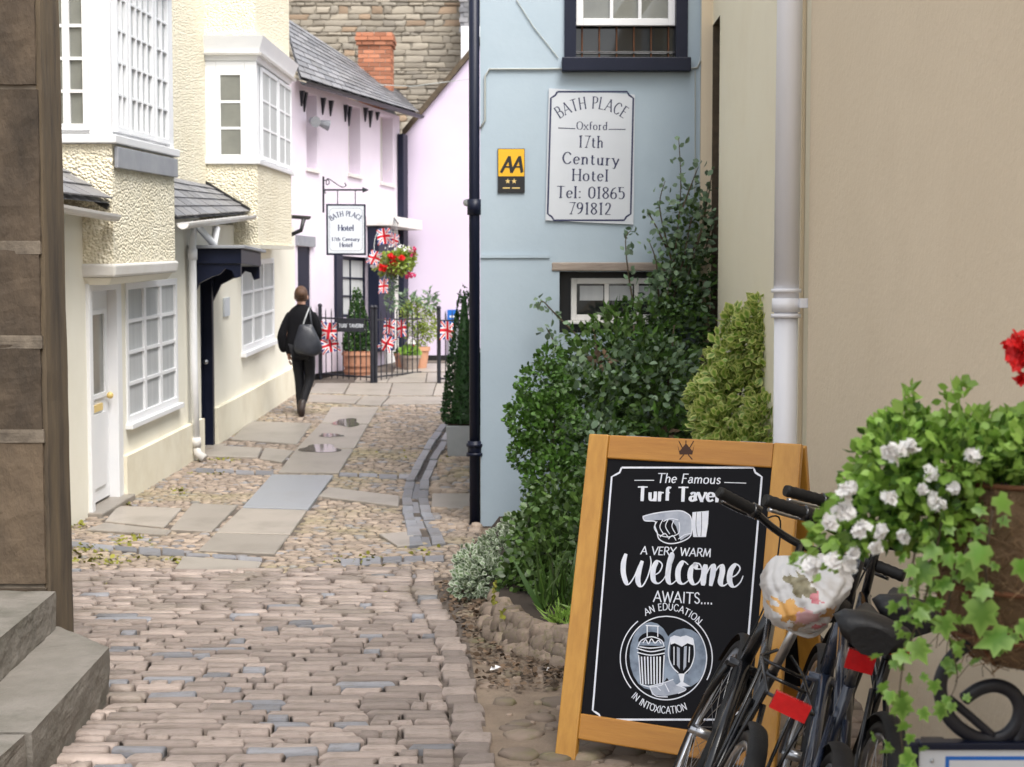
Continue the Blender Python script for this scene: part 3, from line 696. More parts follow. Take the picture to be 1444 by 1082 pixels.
# bay
FB2o = PY(363, 240, yB2); FB2 = Frame((FB2o.x, yB2, 0), (.012, 1, .035)); FB2.n = Vector((1, -.012, 0)).normalized()
sf2 = FB2.px(411, 290)[0]; xin2 = PY(291, 240, yB2).x
FUo = Frame((xin2, yB2, 0), U2); FUo.n = F2.n.copy()
zb2, zs2, zc2 = PY(360, 345, yB2).z, PY(360, 232, yB2).z, PY(360, 86, yB2).z
def ring2(z, e=0): return [V(xin2 - .02, yB2 - e, z), V(FB2.o.x + e, yB2 - e, z), FB2.P(sf2 + e, z, e), FB2.P(sf2 + e, z, e) - Vector((FB2.o.x - xin2 + .02 + e, 0, 0))]
MB().hexa(ring2(zb2) + ring2(zs2)).build('bay', M['dash'], h2)
MB().hexa(ring2(zb2 - .05, .02) + ring2(zb2 - .003, .03)).build('bay_moulding', M['cream'], h2)
MB().hexa(ring2(zs2 + .002, .035) + ring2(zs2 + .05, .04)).build('bay_sill', M['white'], h2, bev=.006)
MB().hexa(ring2(zs2 + .051, -.04) + ring2(zc2, -.04)).build('bay_core', M['white'], h2)
zc3 = PY(360, 52, yB2).z
MB().hexa(ring2(zc2 + .002, .0) + ring2(zc3, .1)).build('bay_cornice', M['white'], h2)
MB().hexa(ring2(zc2 + .06, .065) + ring2(zc2 + .085, .075)).build('bay_cornice', M['offwhite'], h2)
MB().hexa(ring2(zc3 + .002, -.01) + ring2(zc3 + 2.2, -.01)).build('bay_upper', M['dash'], h2)
FS2 = Frame((xin2 - .02, yB2, 0), (1, 0, 0)); FS2.n = Vector((0, -1, 0)); wS2 = FB2.o.x - xin2 + .02
rc = FS2.rect(305, 345, 100, 224)
window(FS2, rc, h2, 1, 3, d=-.0, fr=.05, bar=.03, sill=0, glass='glass_grey', depth=.03)
MB().fbox(FS2, 0, rc[0] - .003, zs2 + .052, zc2 - .003, -.035, -.006).fbox(FS2, rc[1] + .003, wS2 - .003, zs2 + .052, zc2 - .003, -.035, -.006).fbox(FS2, rc[0], rc[1], rc[3] + .003, zc2 - .003, -.035, -.006).fbox(FS2, rc[0], rc[1], zs2 + .052, rc[2] - .003, -.035, -.006).build('panel', M['white'], h2)
FBw2 = Frame(FB2.o + FB2.n * -.04, FB2.u); FBw2.n = FB2.n.copy()
for (x0, x1, c_) in ((366, 389, 2), (390, 408, 2)):
    rc = FBw2.rect(x0, x1, 100, 226); window(FBw2, (rc[0], rc[1], zs2 + .08, zc2 - .02), h2, c_, 3, d=.035, fr=.05, bar=.025, sill=0, glass='curtain_sheen', depth=.03)
wall('upper_wall', FUo, -3.0, 0.02, 2.6, 6.2, [], M['dash'], h2)
# small roof and gutter beyond the second bay
p0, p1 = FB2.P(sf2 + .05, 0), FB2.P(sf2 + .6, 0)
zr0 = PY(420, 300, p0.y).z
gutter('gutter', (p0.x - .05, p0.y, zr0 - .03), (p0.x + .1, p0.y + .8, zr0), .05, h2, 'black')
MB().tube([(p0.x + .1, p0.y + .4, zr0 - .06), (p0.x + .06, p0.y + .4, zr0 - .22), (p0.x - .2, p0.y + .35, zr0 - .34)], .03, 8).build('down_pipe', M['black'], h2, smooth=True)
# boot scraper
bs = G(388, 570); t = thing('boot_scraper', 'small black iron boot scraper at the foot of the second cream house', 'scraper', bs)
MB().tube([(bs.x - .04, bs.y, bs.z), (bs.x - .04, bs.y, bs.z + .2)], .012, 6).build('post', M['iron'], t); MB().tube([(bs.x + .05, bs.y + .14, bs.z), (bs.x + .05, bs.y + .14, bs.z + .18)], .012, 6).build('post', M['iron'], t)
MB().tube([(bs.x - .04, bs.y, bs.z + .1), (bs.x + .05, bs.y + .14, bs.z + .1)], .01, 6).build('blade', M['iron'], t)

# ------------------------------------------------------------------ pink house
pA, pB = Vector((-3.45, 22.5, 0)), Vector((-2.12, 27.0, 0))
FP = Frame(pA, (pB - pA)); FP.n = Vector((pB.y - pA.y, -(pB.x - pA.x), 0)).normalized()
Lp = (pB - pA).length
hp = thing('pink_house', 'pale pink old house with slate roof behind the hanging hotel sign', 'house', pA)
ups = [FP.rect(432, 447, 133, 238), FP.rect(491, 508, 150, 246), FP.rect(536, 554, 163, 258)]
dP = FP.rect(420, 438, 348, 460); dP = (dP[0], dP[1], -.2, dP[3])
wP = FP.rect(480, 521, 362, 448)
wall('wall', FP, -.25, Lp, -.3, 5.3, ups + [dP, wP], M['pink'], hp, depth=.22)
for u in ups:
    MB().fbox(FP, u[0], u[1], u[2], u[3], -.24, -.21).build('shutter', M['offwhite'], hp)
    MB().fbox(FP, u[0] + .003, u[0] + .07, u[2], u[3], -.208, -.15).build('window_frame', M['navy'], hp)
    MB().fbox(FP, u[0] - .04, u[1] + .04, u[2] - .06, u[2] - .004, -.05, .04).build('sill', M['offwhite'], hp)
MB().fbox(FP, dP[0], dP[1], dP[2], dP[3], -.06, -.02).build('door', M['navy'], hp)
MB().fbox(FP, dP[0] - .08, dP[1] + .1, dP[3] + .004, dP[3] + .17, -.05, .05).build('door_lintel', M['lead'], hp)
window(FP, wP, hp, 2, 3, d=-.08, fr=.06, bar=.03, m='navy', glass='curtain_sheen', sill=.06)
MB().fbox(FP, *FP.rect(471, 480, 355, 455), .002, .05).build('shutter', M['navy'], hp)
# porch
pr = FP.rect(518, 562, 322, 500)
MB().fbox(FP, *FP.rect(518, 541, 322, 495), .01, .22).build('porch_post', M['navy'], hp, bev=.01)
MB().fbox(FP, *FP.rect(560, 567, 190, 490), .01, .13).build('down_pipe', M['navy'], hp, bev=.02)
o = FP.rect(516, 566, 308, 322); MB().fbox(FP, o[0], o[1], o[2], o[3], .002, .42).build('porch_roof', M['offwhite'], hp, bev=.01)
MB().fbox(FP, FP.px(541, 400)[0] + .01, Lp - .02, gz(26) - .1, pr[3] - .01, .001, .02).build('porch_wall', M['offwhite'], hp)
MB().fbox(FP, -.2, Lp, gz(23) - .3, gz(23) + .12, .003, .03).build('skirting', M['black'], hp)
# slate roof: eave from (415,118) to (588,160); ridge runs back
ev0, ev1 = PY(411, 112, 22.1), PY(590, 160, 26.8)
ev0 += Vector((.15, -.1, 0))
rg0, rg1 = PY(400, 24, 25.1), PY(560, 128, 29.2)
sl = slates('slate_roof', hp, ev0, ev1, rg1, rg0, 11, 13)
gutter('gutter', ev0 + Vector((.06, -.05, -.05)), ev1 + Vector((.06, -.05, -.05)), .06, hp, 'black')
for x, y0, y1 in ((422, 128, 150), (426, 130, 158), (452, 138, 162), (463, 142, 164), (484, 148, 172), (489, 150, 178), (512, 152, 172), (519, 156, 180), (529, 158, 170)):
    a, c = FP.px(x, y0), FP.px(x + 2, y1); MB().hexa([FP.P(c[0], c[1], .003), FP.P(c[0] + .015, c[1], .003), FP.P(a[0] + .06, a[1], .003), FP.P(a[0], a[1], .003), FP.P(c[0], c[1], .02), FP.P(c[0] + .015, c[1], .02), FP.P(a[0] + .06, a[1], .08), FP.P(a[0], a[1], .08)]).build('gutter_bracket', M['iron'], hp)
# brick chimney
cc = PY(528, 100, 27.4); cw = 46 / 2000 * 27.4; ch_b, ch_t = PY(528, 140, 27.4).z, PY(528, 64, 27.4).z
chim = MB().box(cc.x - cw / 2 + .01, cc.x + cw / 2 - .01, 27.41, 27.95, ch_b - .6, ch_t + .25).build('chimney', M['brick_mortar'], hp)
BM = MB().box(-.5, .5, -.5, .5, -.5, .5).mesh('brick', M['brick'])
def brick(x, y, z, sx, sy, sz):
    o = bpy.data.objects.new('brick', BM); COL.objects.link(o); o.parent = chim; o.location = (x, y, z); o.scale = (sx, sy, sz)
    return o
rows = 15; rh = (ch_t - ch_b + .2) / rows
for j in range(rows + 3):
    z = ch_b - .2 + (j + .5) * rh; e = .0 if j < rows else .035 * (1 + (j - rows) % 2 * .6); wt = cw + 2 * e; n = 3
    for i in range(-1, n + 1):
        a = max(-wt / 2, -wt / 2 + (i + .5 * (j % 2)) * wt / n); c = min(wt / 2, -wt / 2 + (i + 1 + .5 * (j % 2)) * wt / n)
        if c - a < .02: continue
        brick(cc.x + (a + c) / 2, 27.4 + .04 - e, z, c - a - .012, .1, rh - .012)
    for i in range(2): brick(cc.x + cw / 2 + e - .03, 27.5 + e * 0 + .25 * i + .1, z, .08, .22, rh - .012)
MB().box(cc.x - cw / 2 - .06, cc.x + cw / 2 + .06, 27.3, 28.05, ch_b - .35, ch_b - .22).build('flashing', M['lead'], chim)
# spotlights on the pink wall
sp = FP.px(437, 172); t = thing('spotlight', 'pair of grey floodlights fixed high on the pink wall', 'lamp', FP.P(*sp, 0))
MB().tube([FP.P(sp[0], sp[1], -.01), FP.P(sp[0], sp[1], .16)], .02, 8).build('arm', M['galv'], t)
for k in (-.16, .16): MB().tube([FP.P(sp[0] + k, sp[1], .1), FP.P(sp[0] + k * 1.6, sp[1] - .04, .22)], [.05, .09], 10).build('lamp_head', M['lead'], t)
MB().tube([FP.P(sp[0] - .16, sp[1], .12), FP.P(sp[0] + .16, sp[1], .12)], .02, 6).build('crossbar', M['galv'], t)

# ------------------------------------------------------------------ pink gable at the end of the alley
YG = 27.2
gb = thing('pink_gable_house', 'plain flat pink gable wall closing the end of the alley', 'house', (-.8, YG, gz(YG)))
p = [PY(566, 560, YG), PY(720, 560, YG), PY(720, 14, YG), PY(573, 188, YG), PY(566, 198, YG)]
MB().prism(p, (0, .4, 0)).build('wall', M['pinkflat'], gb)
q0, q1 = PY(567, 194, YG - .1), PY(722, 8, YG - .1)
MB().hexa([q0, q0 + Vector((0, .6, 0)), q0 + Vector((0, .6, .14)), q0 + Vector((0, 0, .14)), q1, q1 + Vector((0, .6, 0)), q1 + Vector((0, .6, .14)), q1 + Vector((0, 0, .14))]).build('verge', M['bark'], gb)
MB().box(p[0].x, p[1].x, YG - .04, YG - .002, gz(YG) - .2, gz(YG) + .1).build('skirting', M['black'], gb)
MB().tube([PY(500, 118, 27.0), PY(580, 122, 27.0), PY(676, 110, 27.0)], .008, 5).build('cable', M['cable'], gb)
# tall rubble wall behind
YR = 30.5
rw = thing('rubble_stone_wall', 'tall buff rubble stone wall rising behind the slate roof and chimney', 'wall', (-2.5, YR, gz(YR)))
x0, x1, z0, z1 = PY(380, 0, YR).x, PY(664, 0, YR).x, PY(0, 190, YR).z, PY(0, -40, YR).z
bw = MB().box(x0 - .5, x1, YR, YR + .5, 0, z1).build('wall', M['rubble_mortar'], rw)
RS = [stone_mesh('stone', M['rubble'], 300 + i, .1, .5, .12) for i in range(10)]
z = z1; cnt = 0
spots = []
while z > z0:
    hgt = rnd.uniform(.06, .17); x = x0 - rnd.uniform(0, .3)
    while x < x1 - .1:
        w_ = min(rnd.uniform(.16, .48), x1 - x); spots.append((x + w_ / 2, z - hgt / 2, w_ * .96, hgt * .93)); x += w_
    z -= hgt
vis_ = lambda t: (400 < 722 + t[0] / YR * 2000 < 664) and t[1] < PY(0, -2, YR).z
spots.sort(key=lambda t: 0 if vis_(t) else 1)
rest = MB()
for i, (x, zc, w_, hh) in enumerate(spots):
    me = RS[rnd.randrange(10)]; dpt = rnd.uniform(.02, .05)
    if i < 300:
        o = bpy.data.objects.new('stone', me); COL.objects.link(o); o.parent = bw
        o.matrix_local = Matrix.Translation((x, YR, zc)) @ Matrix.Rotation(math.pi / 2, 4, 'X') @ Matrix.Diagonal((w_, hh, dpt, 1))
    else: rest.add([(x + v.co.x * w_, YR - v.co.z * dpt, zc + v.co.y * hh) for v in me.vertices], [tuple(q.vertices) for q in me.polygons])
if rest.v: o = rest.build('stones_beyond', M['rubble'], bw, smooth=True); o['kind'] = 'stuff'
# slate-hung cheek with white fascia at the top
sh = thing('slate_hung_dormer', 'blue grey slate hung dormer cheek with white fascia above the pink gable', 'dormer', PY(655, 50, 29.9))
a, c = PY(649, 46, 29.9), PY(690, -40, 29.9)
MB().box(a.x, c.x, 29.9, 30.4, a.z, c.z).build('cheek', M['slate'], sh)
for j in range(12):
    for i in range(3):
        k = (c.z - a.z) / 12; MB().box(a.x + .19 * i + .095 * (j % 2) - .02, a.x + .19 * (i + 1) + .095 * (j % 2) - .03, 29.87 + .006 * (j % 2), 29.897, a.z + k * j, a.z + k * (j + 1) - .01).build('slate', M['slate'], sh)
d_ = PY(652, 90, 29.9); MB().box(a.x + .04, c.x, 29.96, 29.2, d_.z - 1.2, a.z - .005).build('fascia', M['white'], sh)

# ------------------------------------------------------------------ blue house
YBL = 11.1
FBL = Frame((0, YBL, 0), (1, 0, 0)); FBL.n = Vector((0, -1, 0))
bh = thing('blue_house', 'pale blue rendered house front carrying the hotel sign', 'house', (.6, YBL, 0))
sl_, sr_ = FBL.px(677, 100)[0], FBL.px(988, 100)[0]
uw = FBL.rect(796, 970, -120, 94); lw = FBL.rect(778, 960, 372, 470)
MBw = wall('wall', FBL, sl_, sr_, -.3, 5.4, [uw, (lw[0] + .06, lw[1], lw[2], lw[3] - .06)], M['blue_wall'], bh, depth=.22)
MB().box(sl_ - .0, sr_, YBL + .36, 16.9, 0, 5.38).build('rear', M['blue_wall'], bh)
# upper sash window: navy box, white top sash, dark lower
MB().fbox(FBL, uw[0], uw[0] + .09, uw[2], uw[3], -.12, .02).fbox(FBL, uw[1] - .09, uw[1], uw[2], uw[3], -.12, .02).fbox(FBL, uw[0], uw[1], uw[3] - .08, uw[3] - .001, -.119, .019).build('window_box', M['navy'], bh)
sl = MB().fbox(FBL, uw[0] - .02, uw[1] + .02, uw[2] - .045, uw[2] + .06, -.119, .08).build('sill', M['navy'], bh, bev=.006)
tm = FBL.px(880, 24)[1]
window(FBL, (uw[0] + .092, uw[1] - .092, tm - .06, uw[3] - .09), bh, 3, 2, d=-.03, fr=.055, bar=.025, sill=0, glass='glass_grey', name='sash')
MB().quad(FBL.P(uw[0] + .05, uw[2] + .04, -.1), FBL.P(uw[1] - .05, uw[2] + .04, -.1), FBL.P(uw[1] - .05, tm, -.1), FBL.P(uw[0] + .05, tm, -.1)).build('pane', M['glass_dark'], bh, fix=False)
for k in range(6):
    s = uw[0] + .14 + k * (uw[1] - uw[0] - .28) / 5; MB().tube([FBL.P(s, uw[2] + .06, -.07), FBL.P(s, tm - .02, -.07)], .006, 5).build('guard_bar', M['rust'], bh)
MB().tube([FBL.P(uw[0] + .09, uw[2] + .12, -.06), FBL.P(uw[1] - .09, uw[2] + .12, -.06)], .007, 5).build('guard_rail', M['steel'], bh)
# lower window under an old timber lintel
MB().fbox(FBL, lw[0], lw[1] + .1, lw[3] - .058, lw[3] + .01, -.1, .012).build('lintel', M['oldwood'], bh, bev=.01)
lw2 = FBL.rect(806, 950, 392, 452)
window(FBL, lw2, bh, 3, 1, d=-.1, fr=.045, bar=.035, sill=.03, m='offwhite', glass='glass_dark', name='casement')
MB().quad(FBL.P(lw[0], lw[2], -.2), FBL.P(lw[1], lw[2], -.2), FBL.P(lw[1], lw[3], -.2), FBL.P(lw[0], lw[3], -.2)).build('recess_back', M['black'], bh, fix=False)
for i in range(3):
    a = lw2[0] + .05 + i * (lw2[1] - lw2[0] - .1) / 3; MB().fbox(FBL, a + .02, a + (lw2[1] - lw2[0]) / 3 - .06, (lw2[2] + lw2[3]) / 2 - .01, lw2[3] - .06, -.126, -.122).build('blind', M['curtain_sheen'], bh)
MB().fbox(FBL, sl_, FBL.px(775, 365)[0], FBL.px(700, 364)[1], FBL.px(700, 359)[1], .001, .012).build('string_course', M['blue_wall'], bh)
# cables clipped to the wall
cb = [FBL.P(*FBL.px(x, y), .012) for x, y in ((677, 182), (684, 170), (684, 108), (690, 98), (720, 98), (760, 98), (830, 97), (900, 98), (960, 99), (983, 96), (988, 85), (989, 20), (989, -40))]
MB().tube(cb, .008, 6).build('cable', M['cable'], bh, smooth=True)
MB().tube([FBL.P(*FBL.px(x, y), .008) for x, y in ((728, 0), (752, 38), (787, 82))], .004, 5).build('wire', M['cable'], bh)
MB().tube([FBL.P(*FBL.px(x, y), .009) for x, y in ((980, 100), (980, 240), (978, 300))], .005, 5).build('wire', M['cable'], bh)
# navy cast-iron pipe at its corner
pxx = FBL.px(669, 400)[0]; pt = thing('drain_pipe', 'dark navy cast iron drain pipe at the corner of the blue house', 'pipe', (pxx, YBL + .02, 0))
yv = YBL + .02
MB().tube([(pxx, yv, 0), (pxx, yv, 5.5)], .042, 14).build('pipe', M['navy'], pt, smooth=True)
for yy in (633, 750, 292): z = FBL.px(669, yy)[1]; MB().tube([(pxx, yv, z - .06), (pxx, yv, z + .06)], .056, 14).build('collar', M['navy'], pt, smooth=True); 
for yy in (628, 641): z = FBL.px(669, yy)[1]; MB().tube([(pxx, yv, z - .012), (pxx, yv, z + .012)], .066, 14).build('bead', M['navy'], pt, smooth=True)
z = FBL.px(669, 288)[1]; MB().tube([(pxx - .01, yv, z), (pxx - .07, yv + .25, z + .03)], .03, 8).build('branch', M['galv'], pt, smooth=True)

# ------------------------------------------------------------------ tan house on the right
XW = 1.55
FR = Frame((XW, 0, 0), (0, 1, 0)); FR.n = Vector((-1, 0, 0))
th = thing('tan_house', 'tan rendered house wall along the right side', 'house', (XW, 6, 0))
yE = FR.px(1150, 300)[0]
yS0, yS1 = FR.px(1014, 200)[0], FR.px(1002, 200)[0]
slit = (yS0, YBL - .02, -.2, FR.px(1010, 29)[1])
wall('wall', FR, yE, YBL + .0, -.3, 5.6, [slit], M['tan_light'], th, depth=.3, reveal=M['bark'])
MB().box(XW - .035, XW + .4, -6, yE, -.3, 5.6).build('near_wall', M['tan'], th, bev=.01)
MB().box(XW + .28, XW + .299, slit[0] - .1, slit[1], 0, 4.4).build('slit_shade', M['bark'], th)  # dark sheet, like reveal and end, stands for the shade inside the slit
MB().box(sr_ + .002, XW + .0, YBL - .019, YBL + .06, 0, 5.4).build('timber_edge', M['tan'], th)
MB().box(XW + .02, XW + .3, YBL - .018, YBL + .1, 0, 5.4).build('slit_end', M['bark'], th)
ps = FR.px(1116, 300)[0]
wp = thing('drain_pipe', 'fat white drain pipe on the tan wall above the sandwich board', 'pipe', (XW - .12, ps, 0))
p0, p1, p2 = PX(1104, 640, XW - .12), PX(1108, 440, XW - .12), PX(1119, -20, XW - .12)
p0.y = p1.y = p2.y = (p0.y + p2.y) / 2; p0.x = p1.x = p2.x = XW - .12
pb = V(p0.x, p0.y, 0); pmid = V(p0.x - .006, p0.y, p1.z)
MB().tube([pb, pmid], .062, 16).build('lower_pipe', M['pipe_white'], wp, smooth=True)
MB().tube([pmid, V(p0.x, p0.y, 5.3)], .066, 16).build('upper_pipe', M['pipe_white'], wp, smooth=True)
for dz, h_, r_ in ((-.03, .02, .078), (.0, .07, .074), (.1, .02, .078)): MB().tube([pmid + Vector((0, 0, dz)), pmid + Vector((0, 0, dz + h_))], r_, 16).build('collar', M['pipe_white'], wp, smooth=True)
MB().box(p0.x + .05, XW - .002, p0.y - .08, p0.y - .03, pmid.z + .02, pmid.z + .07).build('bracket', M['pipe_white'], wp, bev=.004)
for dx, w_ in ((.05, .018), ):
    MB().box(XW - .02, XW - .002, p0.y + .17, p0.y + .2, .3, 5.0).build('backing_board', M['tan'], wp)
MB().tube([V(XW - .013, p0.y - .28, 0.2), V(XW - .013, p0.y - .28, 5.2)], .012, 6).build('conduit', M['tan'], th)
# ------------------------------------------------------------------ drawn lettering: pen strokes, thick and thin by direction
def _g(w, *strokes): return (w, strokes)
def Ls(*p): return ('L', p)
def Cs(*p): return ('C', p)
GL = {
 'A': _g(.78, Ls((0, 0), (.4, 1)), Ls((.4, 1), (.78, 0)), Ls((.15, .34), (.64, .34))),
 'B': _g(.62, Ls((.08, 0), (.08, 1)), Cs((.08, 1), (.36, 1), (.52, .88), (.5, .63), (.34, .54), (.08, .54)), Cs((.08, .54), (.4, .53), (.6, .4), (.6, .14), (.4, 0), (.08, 0))),
 'C': _g(.76, Cs((.72, .8), (.5, 1), (.22, .92), (.04, .5), (.22, .08), (.5, 0), (.74, .2))),
 'D': _g(.76, Ls((.08, 0), (.08, 1)), Cs((.08, 1), (.4, 1), (.68, .8), (.74, .5), (.68, .2), (.4, 0), (.08, 0))),
 'E': _g(.58, Ls((.08, 0), (.08, 1)), Ls((.08, 1), (.52, 1)), Ls((.08, .53), (.44, .53)), Ls((.08, 0), (.55, 0))),
 'F': _g(.55, Ls((.08, 0), (.08, 1)), Ls((.08, 1), (.55, 1)), Ls((.08, .53), (.42, .53))),
 'H': _g(.76, Ls((.08, 0), (.08, 1)), Ls((.68, 0), (.68, 1)), Ls((.08, .52), (.68, .52))),
 'I': _g(.22, Ls((.11, 0), (.11, 1))),
 'L': _g(.56, Ls((.08, 0), (.08, 1)), Ls((.08, 0), (.55, 0))),
 'M': _g(.9, Ls((.04, 0), (.14, 1)), Ls((.14, 1), (.45, .12)), Ls((.45, .12), (.76, 1)), Ls((.76, 1), (.86, 0))),
 'N': _g(.78, Ls((.08, 0), (.08, 1)), Ls((.08, 1), (.7, 0)), Ls((.7, 0), (.7, 1))),
 'O': _g(.82, Cs((.41, 1), (.12, .86), (.04, .5), (.12, .14), (.41, 0), (.7, .14), (.78, .5), (.7, .86), (.41, 1))),
 'P': _g(.58, Ls((.08, 0), (.08, 1)), Cs((.08, 1), (.38, 1), (.56, .86), (.54, .6), (.36, .48), (.08, .48))),
 'R': _g(.68, Ls((.08, 0), (.08, 1)), Cs((.08, 1), (.38, 1), (.56, .86), (.54, .62), (.36, .5), (.08, .5)), Ls((.34, .5), (.68, 0))),
 'S': _g(.54, Cs((.48, .82), (.28, 1), (.06, .86), (.1, .62), (.42, .42), (.5, .18), (.28, 0), (.04, .18))),
 'T': _g(.7, Ls((.35, 0), (.35, 1)), Ls((0, 1), (.7, 1))),
 'U': _g(.74, Cs((.08, 1), (.08, .6), (.1, .25), (.37, 0), (.62, .2), (.66, .6), (.66, 1))),
 'V': _g(.74, Ls((0, 1), (.38, 0)), Ls((.38, 0), (.74, 1))),
 'W': _g(1.05, Ls((0, 1), (.26, 0)), Ls((.26, 0), (.52, .9)), Ls((.52, .9), (.8, 0)), Ls((.8, 0), (1.05, 1))),
 'X': _g(.72, Ls((0, 1), (.72, 0)), Ls((.02, 0), (.68, 1))),
 'Y': _g(.7, Ls((0, 1), (.35, .48)), Ls((.7, 1), (.35, .48)), Ls((.35, .48), (.35, 0))),
 'a': _g(.5, Cs((.08, .5), (.26, .62), (.4, .5), (.4, .2), (.48, .02)), Cs((.4, .36), (.14, .32), (.06, .14), (.2, 0), (.4, .14))),
 'c': _g(.48, Cs((.44, .48), (.28, .62), (.08, .5), (.04, .28), (.14, .05), (.32, 0), (.46, .12))),
 'd': _g(.56, Cs((.44, .5), (.26, .62), (.06, .46), (.05, .2), (.2, 0), (.44, .12)), Ls((.45, 1), (.45, .02))),
 'e': _g(.5, Cs((.06, .34), (.44, .36), (.42, .54), (.24, .62), (.06, .46), (.05, .2), (.2, 0), (.44, .12))),
 'f': _g(.34, Cs((.38, .94), (.26, 1), (.15, .86), (.15, .5), (.15, 0)), Ls((.02, .6), (.32, .6))),
 'h': _g(.58, Ls((.1, 0), (.1, 1)), Cs((.1, .44), (.3, .62), (.46, .5), (.47, .3), (.47, 0))),
 'l': _g(.24, Ls((.12, 0), (.12, 1))),
 'm': _g(.88, Ls((.1, 0), (.1, .6)), Cs((.1, .44), (.28, .62), (.42, .5), (.43, .3), (.43, 0)), Cs((.43, .44), (.6, .62), (.75, .5), (.76, .3), (.76, 0))),
 'n': _g(.58, Ls((.1, 0), (.1, .6)), Cs((.1, .44), (.3, .62), (.46, .5), (.47, .3), (.47, 0))),
 'o': _g(.54, Cs((.27, .62), (.09, .53), (.04, .31), (.09, .09), (.27, 0), (.45, .09), (.5, .31), (.45, .53), (.27, .62))),
 'r': _g(.4, Ls((.1, 0), (.1, .6)), Cs((.1, .4), (.2, .58), (.38, .58))),
 's': _g(.4, Cs((.36, .5), (.2, .62), (.06, .5), (.12, .36), (.3, .26), (.36, .12), (.2, 0), (.04, .1))),
 't': _g(.36, Cs((.15, .82), (.15, .5), (.15, .15), (.24, 0), (.36, .06)), Ls((.02, .6), (.34, .6))),
 'u': _g(.58, Cs((.1, .6), (.1, .3), (.14, .06), (.3, 0), (.46, .16)), Ls((.47, .6), (.47, .0))),
 'v': _g(.5, Ls((0, .6), (.26, 0)), Ls((.26, 0), (.5, .6))),
 'x': _g(.5, Ls((0, .6), (.5, 0)), Ls((.02, 0), (.47, .6))),
 'y': _g(.52, Ls((.02, .6), (.27, .02)), Cs((.52, .6), (.27, .0), (.16, -.26), (.02, -.24))),
 '0': _g(.58, Cs((.29, 1), (.08, .84), (.04, .5), (.08, .16), (.29, 0), (.5, .16), (.54, .5), (.5, .84), (.29, 1))),
 '1': _g(.34, Ls((.18, 0), (.18, 1)), Ls((.04, .88), (.18, 1))),
 '2': _g(.54, Cs((.06, .78), (.2, 1), (.42, .94), (.46, .7), (.3, .36), (.04, 0)), Ls((.04, 0), (.52, 0))),
 '5': _g(.52, Ls((.1, 1), (.48, 1)), Ls((.1, 1), (.09, .58)), Cs((.09, .58), (.32, .64), (.48, .46), (.46, .16), (.26, 0), (.04, .08))),
 '6': _g(.54, Cs((.46, .98), (.2, .82), (.05, .45), (.08, .12), (.28, 0), (.48, .14), (.47, .42), (.28, .54), (.07, .38))),
 '7': _g(.54, Ls((.04, 1), (.52, 1)), Ls((.52, 1), (.2, 0))),
 '8': _g(.54, Cs((.27, 1), (.08, .88), (.12, .66), (.4, .44), (.5, .2), (.27, 0), (.05, .2), (.14, .44), (.4, .64), (.46, .86), (.27, 1))),
 '9': _g(.54, Cs((.08, .02), (.34, .18), (.49, .55), (.46, .88), (.26, 1), (.06, .86), (.07, .58), (.26, .46), (.47, .62))),
 ':': _g(.2, Ls((.1, .1), (.1, .0)), Ls((.1, .6), (.1, .5))), '.': _g(.2, Ls((.1, .09), (.1, 0))), ' ': _g(.36),
}
def ribbon(b, pts, wfun, z, place):
    k = len(pts); base = len(b.v)
    for i, p in enumerate(pts):
        t = pts[min(i + 1, k - 1)] - pts[max(i - 1, 0)]
        if t.length < 1e-9: t = Vector((1, 0, 0))
        t.normalize(); w = wfun(t, i / max(1, k - 1)); n = Vector((-t.y, t.x, 0)) * w / 2
        for q in (p + n, p - n): b.v.append(tuple(place(q.x, q.y, z)))
    for i in range(k - 1): b.f.append((base + 2 * i, base + 2 * i + 1, base + 2 * i + 3, base + 2 * i + 2)); b.m.append(0)
def lay(txt, track=.12):
    x = 0; out = []
    for ch in txt:
        g = GL[ch]; out.append((ch, x)); x += g[0] + track
    return out, x - track
ZSTEP = [0]
